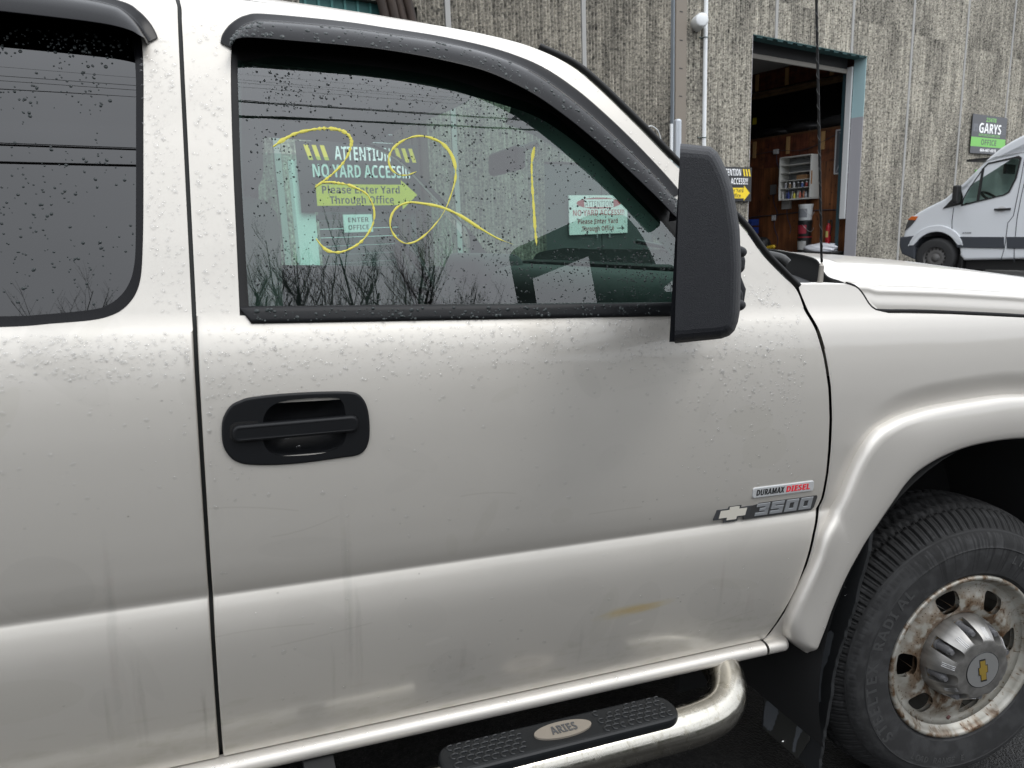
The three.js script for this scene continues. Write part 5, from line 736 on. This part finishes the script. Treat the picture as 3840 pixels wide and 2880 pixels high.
// ---- mud flap
{
  const o = [[-0.25, 0.12], [-0.075, 0.122]]; for (let i = 0; i <= 40; i++) { const y = 0.135 + i * 0.0165, z = interp([[0.13, -0.047], [0.45, -0.028], [0.57, -0.002], [0.716, 0.024], [0.85, 0.03]], y); o.push([z + rr(-0.0025, 0.0025), y]); } o.push([-0.25, 0.8]);
  const toX = (g) => g.rotateY(-Math.PI / 2);
  const mf = obj('mud_flap', toX(extr(shapeOf(o), 0.008, 0.001)).translate(1.305, 0, 0), M({ color: col(0.012, 0.013, 0.014), roughness: 0.65 }), truck);
  obj('flap_plate', toX(extr(shapeOf([[-0.245, 0.25], [-0.08, 0.25], [-0.078, 0.2], [-0.108, 0.128], [-0.235, 0.126]]), 0.003, 0.001)).translate(1.293, 0, 0), M({ color: col(0.03, 0.03, 0.027), roughness: 0.55 }), mf);
  obj('bolt', [[-0.084, 0.232]].map(([z, y]) => new THREE.SphereGeometry(0.005, 10, 8).translate(1.288, y, z)), chrome, mf); obj('bolt', [[-0.16, 0.14]].map(([z, y]) => new THREE.SphereGeometry(0.005, 10, 8).translate(1.288, y, z)), chrome, mf);
  for (const y of [0.268, 0.28, 0.292]) obj('moulded_rib', box(0.004, 0.005, 0.16, 1.294, y, -0.165), M({ color: col(0.016), roughness: 0.5 }), mf);
  const dirt = M({ color: col(0.085, 0.092, 0.1), roughness: 0.85 });
  const blob = (pts, x) => toX(new THREE.ShapeGeometry(shapeOf(new THREE.CatmullRomCurve3(pts.map(([z, y]) => V(z, y, 0)), true).getPoints(50).slice(0, -1).map((p) => [p.x + rr(-0.002, 0.002), p.y + rr(-0.002, 0.002)])))).translate(x, 0, 0);
  obj('dirt_patch', blob([[-0.075, 0.482], [-0.042, 0.513], [-0.045, 0.458], [-0.061, 0.392], [-0.061, 0.315], [-0.103, 0.326], [-0.105, 0.383], [-0.09, 0.424]], 1.2935), dirt, mf);
  obj('dirt_patch', blob([[-0.228, 0.212], [-0.2, 0.226], [-0.185, 0.213], [-0.193, 0.172], [-0.205, 0.14], [-0.23, 0.135], [-0.236, 0.15], [-0.236, 0.179]], 1.2875), dirt, mf);
  obj('dirt_patch', blob([[-0.112, 0.227], [-0.096, 0.229], [-0.112, 0.173], [-0.116, 0.14], [-0.124, 0.136], [-0.122, 0.174]], 1.2875), dirt, mf);
}
// ---- front wheel
{
  const wh = new THREE.Group(); wh.name = 'wheel'; wh.position.set(1.70, 0.388, 0.0); wh.rotation.y = -0.13; truck.add(wh);
  const face = (g) => g.rotateX(Math.PI / 2);                       // lathe axis y -> z
  const prof = [[0.213, -0.006], [0.222, -0.004], [0.232, 0.005], [0.2345, 0.0065], [0.26, 0.0105], [0.285, 0.0125], [0.3, 0.0125], [0.303, 0.0140], [0.306, 0.0118], [0.318, 0.008], [0.329, 0.002], [0.337, -0.006], [0.341, -0.0115], [0.343, -0.014], [0.352, -0.0215], [0.364, -0.034], [0.3745, -0.0495], [0.3825, -0.069], [0.3875, -0.09], [0.389, -0.125], [0.3875, -0.16], [0.385, -0.185], [0.3805, -0.205], [0.37, -0.225], [0.35, -0.243], [0.29, -0.262], [0.213, -0.25]];
  const N = 1200, K = 96, R = mulberry(11), jit = Array.from({ length: 61 }, () => (R() - 0.5) * 0.25);
  const tyre = grid(N, K, (i, j) => {
    const a = (i / N) * Math.PI * 2; let [r, z] = cm(prof, j / K);
    if (r > 0.3432 || z < -0.03 && r > 0.335) {
      const pitch = 100, u = (i / N) * pitch, f = u - Math.floor(u), k = Math.floor(u), sh = z > -0.062, inn = z < -0.19;
      let g = 0;
      if (sh || inn) { const w = 0.22; if (f < w) g = z > -0.019 ? 0.55 : 1; const f2 = (u * 1 + 0.55) % 1; if (f2 < 0.1 && z > -0.05 && z < -0.016) g = Math.max(g, 0.4); }
      else { const gz = [-0.066, -0.105, -0.147, -0.187]; for (const q of gz) if (Math.abs(z - q + 0.006 * Math.sin(u * Math.PI * 2)) < 0.0055) g = 1; const sk = (u * 0.5 + (z + 0.12) * 12 + jit[k % 61]) % 1; if (sk < 0.16) g = Math.max(g, 0.8); const s2 = (u * 1.5 + z * 40) % 1; if (s2 < 0.14) g = Math.max(g, 0.35); }
      r -= 0.0075 * g;
    } else if (r > 0.324 && r < 0.336 && z > -0.008) { const u = (i / N) * 120; r += 0; z += (u % 1 < 0.3 ? -0.0007 : 0); }
    return { p: [r * Math.cos(a), r * Math.sin(a), z], uv: [i / N, j / K] };
  });
  const tm = dataTex(2048, 256, (i, j) => { // once round; v runs from the bead over the sidewall to the tread
    const v = j / 256, n = fbm(i / 30, j / 9, 4, 68), s = hash(i, j), dust = smooth(n, 0.35, 0.75), side = v < 0.47 ? 1 : 0;
    let c = side ? 33 + 16 * dust + 8 * s : 19 + 22 * smooth(n, 0.5, 0.8) + 6 * s;
    const run = 0.42 - 0.3 * smooth(fbm(i / 5, 3, 2, 410), 0.3, 0.8), up = smooth(i / 2048, 0.12, 0.15) * (1 - smooth(i / 2048, 0.33, 0.37));      // wet dark runs from the shoulder down
    if (side && v > run && v < 0.44) c = lerp(c, 17, up * 0.85);
    return [c, c * 1.0, c * 1.01];
  }, true);
  obj('tyre', tyre, M({ color: col(0.74), map: tm, roughness: 0.82 }), wh);
  const lets = (s, a0, r, size, dir = -1) => { const out = []; [...s].forEach((ch, k) => { if (ch === ' ') return; const a = a0 + dir * k * (size * 0.95 / r), g = new TextGeometry(ch, { font, size, depth: 0.0015, curveSegments: 3 }).translate(-size * 0.35, 0, 0).rotateZ(dir < 0 ? a - Math.PI / 2 : a + Math.PI / 2); out.push(g.translate(r * Math.cos(a), r * Math.sin(a), 0.0115)); }); return out; };
  obj('raised_lettering', [...lets('LOAD RANGE E', -2.05, 0.292, 0.016, 1), ...lets('STEELTEX RADIAL', 3.85, 0.27, 0.03), ...lets('LT245/75R16', 1.2, 0.27, 0.022)], M({ color: col(0.035), roughness: 0.8 }), wh);
  const rust = dataTex(1024, 1024, (i, j) => { // painted steel with rust spots, worst at the edge and round the hub
    const x = i / 1024 - 0.5, y = j / 1024 - 0.5, r = Math.hypot(x, y) * 2, n = fbm(i / 40, j / 40, 5, 26), f = vnoise(i / 7, j / 7, 146), q = vnoise(i / 13 + 40, j / 13, 79);
    let s = smooth(n, 0.62, 0.85) * 0.35 + 0.8 * smooth(f, 0.86, 0.97) * smooth(n, 0.42, 0.6) + 0.8 * smooth(q, 0.84, 0.96) * smooth(n, 0.38, 0.56); s += smooth(r, 0.86, 0.98) * smooth(n, 0.4, 0.7) * 0.6 + (1 - smooth(r, 0.5, 0.9)) * 0.75 * smooth(n, 0.3, 0.6);
    s = clamp(s, 0, 1); const d = fbm(i / 90 + 9, j / 90, 3, 12), b = [184 - 56 * d, 182 - 57 * d, 175 - 60 * d], c = [98 - 45 * f, 72 - 40 * f, 48 - 34 * f]; return b.map((v, k) => lerp(v, c[k], s));
  }, true);
  const steel = M({ color: col(0.95), map: rust, roughness: 0.45, metalness: 0.35 });
  const planar = (g, k) => { const p = g.attributes.position, uv = new Float32Array(p.count * 2); for (let i = 0; i < p.count; i++) { uv[i * 2] = 0.5 + p.getX(i) / (2 * k); uv[i * 2 + 1] = 0.5 + p.getY(i) / (2 * k); } g.setAttribute('uv', new THREE.BufferAttribute(uv, 2)); return g; };
  const lathe = (pr, n = 96) => face(new THREE.LatheGeometry(pr.map((p) => new THREE.Vector2(...p)), n));
  const rim = obj('rim', planar(lathe([[0.214, -0.012], [0.2235, -0.006], [0.225, 0.001], [0.2225, 0.0062], [0.217, 0.007], [0.2125, 0.0035], [0.2095, -0.004], [0.2055, -0.012], [0.2015, -0.015], [0.198, -0.02], [0.194, -0.04], [0.19, -0.1], [0.19, -0.22]]), 0.226), steel, wh);
  const ev = new Evaluator(); ev.useGroups = false;
  let disc = new Brush(lathe([[0.001, -0.03], [0.095, -0.03], [0.11, -0.024], [0.125, -0.014], [0.14, -0.0115], [0.158, -0.0145], [0.178, -0.0225], [0.19, -0.0235], [0.2005, -0.0165], [0.2, -0.03], [0.188, -0.037], [0.16, -0.028], [0.135, -0.025], [0.112, -0.038], [0.09, -0.044], [0.001, -0.044]], 96)); disc.updateMatrixWorld();
  const hole = () => { const s = new THREE.Shape(); s.moveTo(0.127, -0.014); s.quadraticCurveTo(0.123, 0, 0.127, 0.014); s.quadraticCurveTo(0.132, 0.026, 0.145, 0.0295); s.quadraticCurveTo(0.169, 0.038, 0.175, 0.026); s.quadraticCurveTo(0.1815, 0, 0.175, -0.026); s.quadraticCurveTo(0.169, -0.038, 0.145, -0.0295); s.quadraticCurveTo(0.132, -0.026, 0.127, -0.014); return extr(s, 0.1, 0, { curveSegments: 6 }).translate(0.004, 0, -0.08); };
  for (const d of [58, 7, -69, -128, -176, 110]) { const b = new Brush(hole().rotateZ((d * Math.PI) / 180)); b.updateMatrixWorld(); disc = ev.evaluate(disc, b, SUBTRACTION); disc.updateMatrixWorld(); }
  obj('wheel_disc', planar(disc.geometry, 0.226), steel, rim);
  obj('valve_stem', rod([-0.012, -0.176, -0.06], [0.004, -0.186, -0.02], 0.006), M({ color: col(0.09, 0.035, 0.03), roughness: 0.6 }), rim);
  obj('brake', [cyl(0.17, 0.17, 0.03, 40).rotateX(Math.PI / 2).translate(0, 0, -0.15), box(0.1, 0.14, 0.08, -0.11, 0.06, -0.13, 0.02)], M({ color: col(0.02, 0.018, 0.016), roughness: 0.8 }), wh);
  // hub cap with open lug recesses
  let cap = new Brush(lathe([[0.001, -0.04], [0.112, -0.04], [0.1125, -0.02], [0.111, -0.004], [0.107, 0.01], [0.1, 0.025], [0.092, 0.038], [0.086, 0.046], [0.08, 0.052], [0.074, 0.0545], [0.052, 0.0555], [0.001, 0.0555]], 96)); cap.updateMatrixWorld();
  for (let k = 0; k < 8; k++) { const a = ((k + 0.35) / 8) * Math.PI * 2, s = rrect(0.0715, -0.0155, 0.128, 0.0155, 0.0152), b = new Brush(extr(s, 0.09, 0, { curveSegments: 8 }).translate(0, 0, -0.008).rotateZ(a)); b.updateMatrixWorld(); cap = ev.evaluate(cap, b, SUBTRACTION); cap.updateMatrixWorld(); }
  const capT = dataTex(256, 256, (i, j) => { const n = fbm(i / 20, j / 20, 4, 12), v = 150 + 70 * n; return [v, v * 0.985, v * 0.96]; }, true);
  const hub = obj('hub_cap', planar(cap.geometry, 0.115), M({ color: col(0.62), map: capT, metalness: 0.8, roughness: 0.36 }), wh); void hub;
  for (let k = 0; k < 8; k++) { const a = ((k + 0.35) / 8) * Math.PI * 2, x = 0.0925 * Math.cos(a), y = 0.0925 * Math.sin(a); obj('lug_nut', [cyl(0.0138, 0.0138, 0.006, 16).rotateX(Math.PI / 2).translate(x, y, -0.004), cyl(0.0108, 0.0118, 0.034, 6).rotateX(Math.PI / 2).translate(x, y, 0.013), cyl(0.0065, 0.0085, 0.01, 10).rotateX(Math.PI / 2).translate(x, y, 0.034)], M({ color: col(0.15, 0.15, 0.155), metalness: 0.4, roughness: 0.5 }), wh); }
  const rb = []; for (let k = 0; k < 8; k++) for (let q = -1; q <= 1; q++) { const a = ((k + 0.85) / 8) * Math.PI * 2, e = q * 0.0046, c = Math.cos(a), s = Math.sin(a); rb.push(rod([0.0805 * c - e * s, 0.0805 * s + e * c, 0.0515], [0.0985 * c - e * s, 0.0985 * s + e * c, 0.0278], 0.0013, 6)); } for (let k = 0; k < 8; k++) obj('cap_rib', rb.slice(k * 3, k * 3 + 3), M({ color: col(0.4), metalness: 0.8, roughness: 0.4 }), wh);
  obj('recess_floor', cyl(0.106, 0.106, 0.006, 40).rotateX(Math.PI / 2).translate(0, 0, -0.0105), M({ color: col(0.12, 0.09, 0.055), roughness: 0.8 }), wh);
  obj('emblem_ring', new THREE.TorusGeometry(0.0475, 0.0014, 6, 48).translate(0, 0, 0.0556), M({ color: col(0.01), roughness: 0.5 }), wh);
  obj('emblem_disc', cyl(0.0466, 0.0466, 0.002, 48).rotateX(Math.PI / 2).translate(0, 0, 0.0559), M({ color: col(0.42, 0.42, 0.41), metalness: 0.75, roughness: 0.4 }), wh);
  const bt = [[-0.0255, -0.0065], [-0.0085, -0.0065], [-0.0085, -0.0105], [0.0095, -0.0105], [0.0095, -0.0065], [0.0245, -0.0065], [0.0265, 0.0065], [0.0085, 0.0065], [0.0085, 0.0105], [-0.0095, 0.0105], [-0.0095, 0.0065], [-0.0235, 0.0065]];
  const em = (k, z) => extr(shapeOf(bt.map(([x, y]) => [x * k, y * (k * 1.05)])), 0.0008, 0).rotateZ(-1.33).translate(0, 0, z);
  obj('emblem_outline', em(1.27, 0.057), M({ color: col(0.015), roughness: 0.5 }), wh); obj('emblem', em(1.08, 0.0574), M({ color: col(0.42, 0.29, 0.06), metalness: 0.6, roughness: 0.4 }), wh);
  // the other wheels, out of the frame
  const far = wh.clone(); far.rotation.y = Math.PI - 0.13; far.position.z = -1.98; truck.add(far);
  for (const [z, r] of [[0, 0], [-1.98, Math.PI]]) { const w = wh.clone(); w.position.set(-2.2, 0.39, z); w.rotation.y = r; truck.add(w); }
}
// ---------------------------------------------------------------- behind the photographer: bare trees and overhead wires, seen as reflections in the windows
{
  const bark = M({ color: col(0.03, 0.027, 0.024), roughness: 0.95 });
  function bareTree(seed) {
    const r = mulberry(seed), trunk = [], br = [];
    const limb = (p, d, len, rad, lev) => {
      const seg = lev < 2 ? 4 : 3, pts = [p.clone()]; let q = p.clone(), dd = d.clone();
      for (let i = 0; i < seg; i++) { dd.add(V((r() - 0.5) * 0.14, 0.03 + (r() - 0.5) * 0.05, (r() - 0.5) * 0.14)).normalize(); q = q.clone().addScaledVector(dd, len / seg); pts.push(q); }
      for (let i = 0; i < seg; i++) { const a = pts[i], b = pts[i + 1], e = b.clone().sub(a), r0 = lerp(rad, rad * 0.55, i / seg), r1 = lerp(rad, rad * 0.55, (i + 1) / seg), g = new THREE.CylinderGeometry(r1, r0, e.length(), lev < 2 ? 7 : 4, 1, true); g.applyQuaternion(new THREE.Quaternion().setFromUnitVectors(V(0, 1, 0), e.clone().normalize())); const m = a.clone().add(b).multiplyScalar(0.5); g.translate(m.x, m.y, m.z); (lev === 0 ? trunk : br).push(g); }
      if (lev >= 4) return; const n = lev === 0 ? 11 : lev === 1 ? 7 : 5;
      for (let k = 0; k < n; k++) { const t = lev === 0 ? 0.3 + 0.7 * (k / (n - 1)) : 0.25 + 0.75 * r(), f = t * seg, i = Math.min(seg - 1, Math.floor(f)), at = pts[i].clone().lerp(pts[i + 1], f - i), az = r() * 6.28 + k * 2.4, up = lev === 0 ? 1.5 + r() * 0.8 : 0.9 + r() * 0.7, nd = V(Math.cos(az), up, Math.sin(az)).normalize().lerp(dd, 0.25).normalize(); limb(at, nd, len * (lev === 0 ? 0.5 - 0.2 * t : 0.52) * (0.8 + 0.4 * r()), rad * (lev === 0 ? 0.42 : 0.38), lev + 1); }
    };
    limb(V(0, 0, 0), V(0, 1, 0), 13, 0.2, 0);
    return { trunk: merge(trunk), br: merge(br) };
  }
  const kinds = [bareTree(3), bareTree(8), bareTree(15)];
  const spots = [[1.2, 30, 0.8], [3.6, 30, 0.86], [5.8, 31, 0.92], [8.2, 30, 0.88], [11.6, 32, 0.8], [14.3, 31, 0.76], [19, 31, 0.74], [-3.4, 30, 0.83], [-5.6, 31, 0.87], [-7.6, 30, 0.85], [-10, 31, 0.84], [-15, 31, 0.75], [25, 30, 0.8]];
  spots.forEach(([x, z, k], i) => {
    const t = thing('bare_tree', ['broad', 'slender', 'many-stemmed'][i % 3] + (x < 0 ? ' leafless tree reflected in the rear door window' : ' leafless tree reflected in the front door window'), 'tree', 'bare trees reflected in the truck windows'), kd = kinds[i % 3];
    t.position.set(x, 0, z); t.rotation.y = i * 1.9; t.scale.setScalar(k);
    obj('trunk', kd.trunk, bark, t); obj('branches', kd.br, bark, t);
  });
  { // dark hedge and undergrowth below the trees
    const g = grid(160, 10, (i, j) => { const x = -80 + i, a = (j / 10) * Math.PI, h = 4.2 + 2.6 * fbm(x / 7 + 30, 3, 3), n = 0.8 + 0.4 * fbm(x * 0.9 + 9, j * 1.3 + 4, 3); return { p: [x, Math.sin(a) * h * n - 0.2, 36 - Math.cos(a) * 2.6 * n] }; });
    tag(obj('hedge', g, M({ color: col(0.035, 0.04, 0.026), roughness: 1 })), 'dark hedge and undergrowth under the bare trees across the street', 'hedge').userData.kind = 'stuff';
  }
  const wireM = M({ color: col(0.012), roughness: 0.7 });
  [[11.1, 12, 0.036], [11.75, 12, 0.032], [11.9, 12.1, 0.015], [12.9, 12, 0.012], [13.3, 11.6, 0.012], [13.7, 12.4, 0.012], [14.4, 12, 0.01]].forEach(([y, z, r], i) => {
    const pts = []; for (let k = 0; k <= 30; k++) { const x = -45 + k * 3, s = ((x - 2) / 47) ** 2; pts.push([x, y + 1.2 * s - 0.1, z + 1.15]); }
    tag(obj('overhead_wire', tube(pts, r, 60, 6), wireM), `black overhead wire across the street, ${['lowest thick', 'second lowest', 'third lowest', 'fourth', 'fifth', 'sixth', 'topmost thin'][i]} one of the run`, 'wire');
  });
  for (const [x, side] of [[-45, 'left'], [45, 'right']]) { const p = thing('utility_pole', `wooden utility pole carrying the wires at the far ${side}`, 'pole'); p.position.set(x, 0, 13.2); obj('shaft', cyl(0.13, 0.18, 16.5, 14).translate(0, 8.25, 0), M({ color: col(0.12, 0.09, 0.06), roughness: 0.9 }), p); obj('crossarm', box(0.1, 0.12, 2.2, 0, 14.2, 0), M({ color: col(0.12, 0.09, 0.06), roughness: 0.9 }), p); }
}
renderer.render(scene, camera);
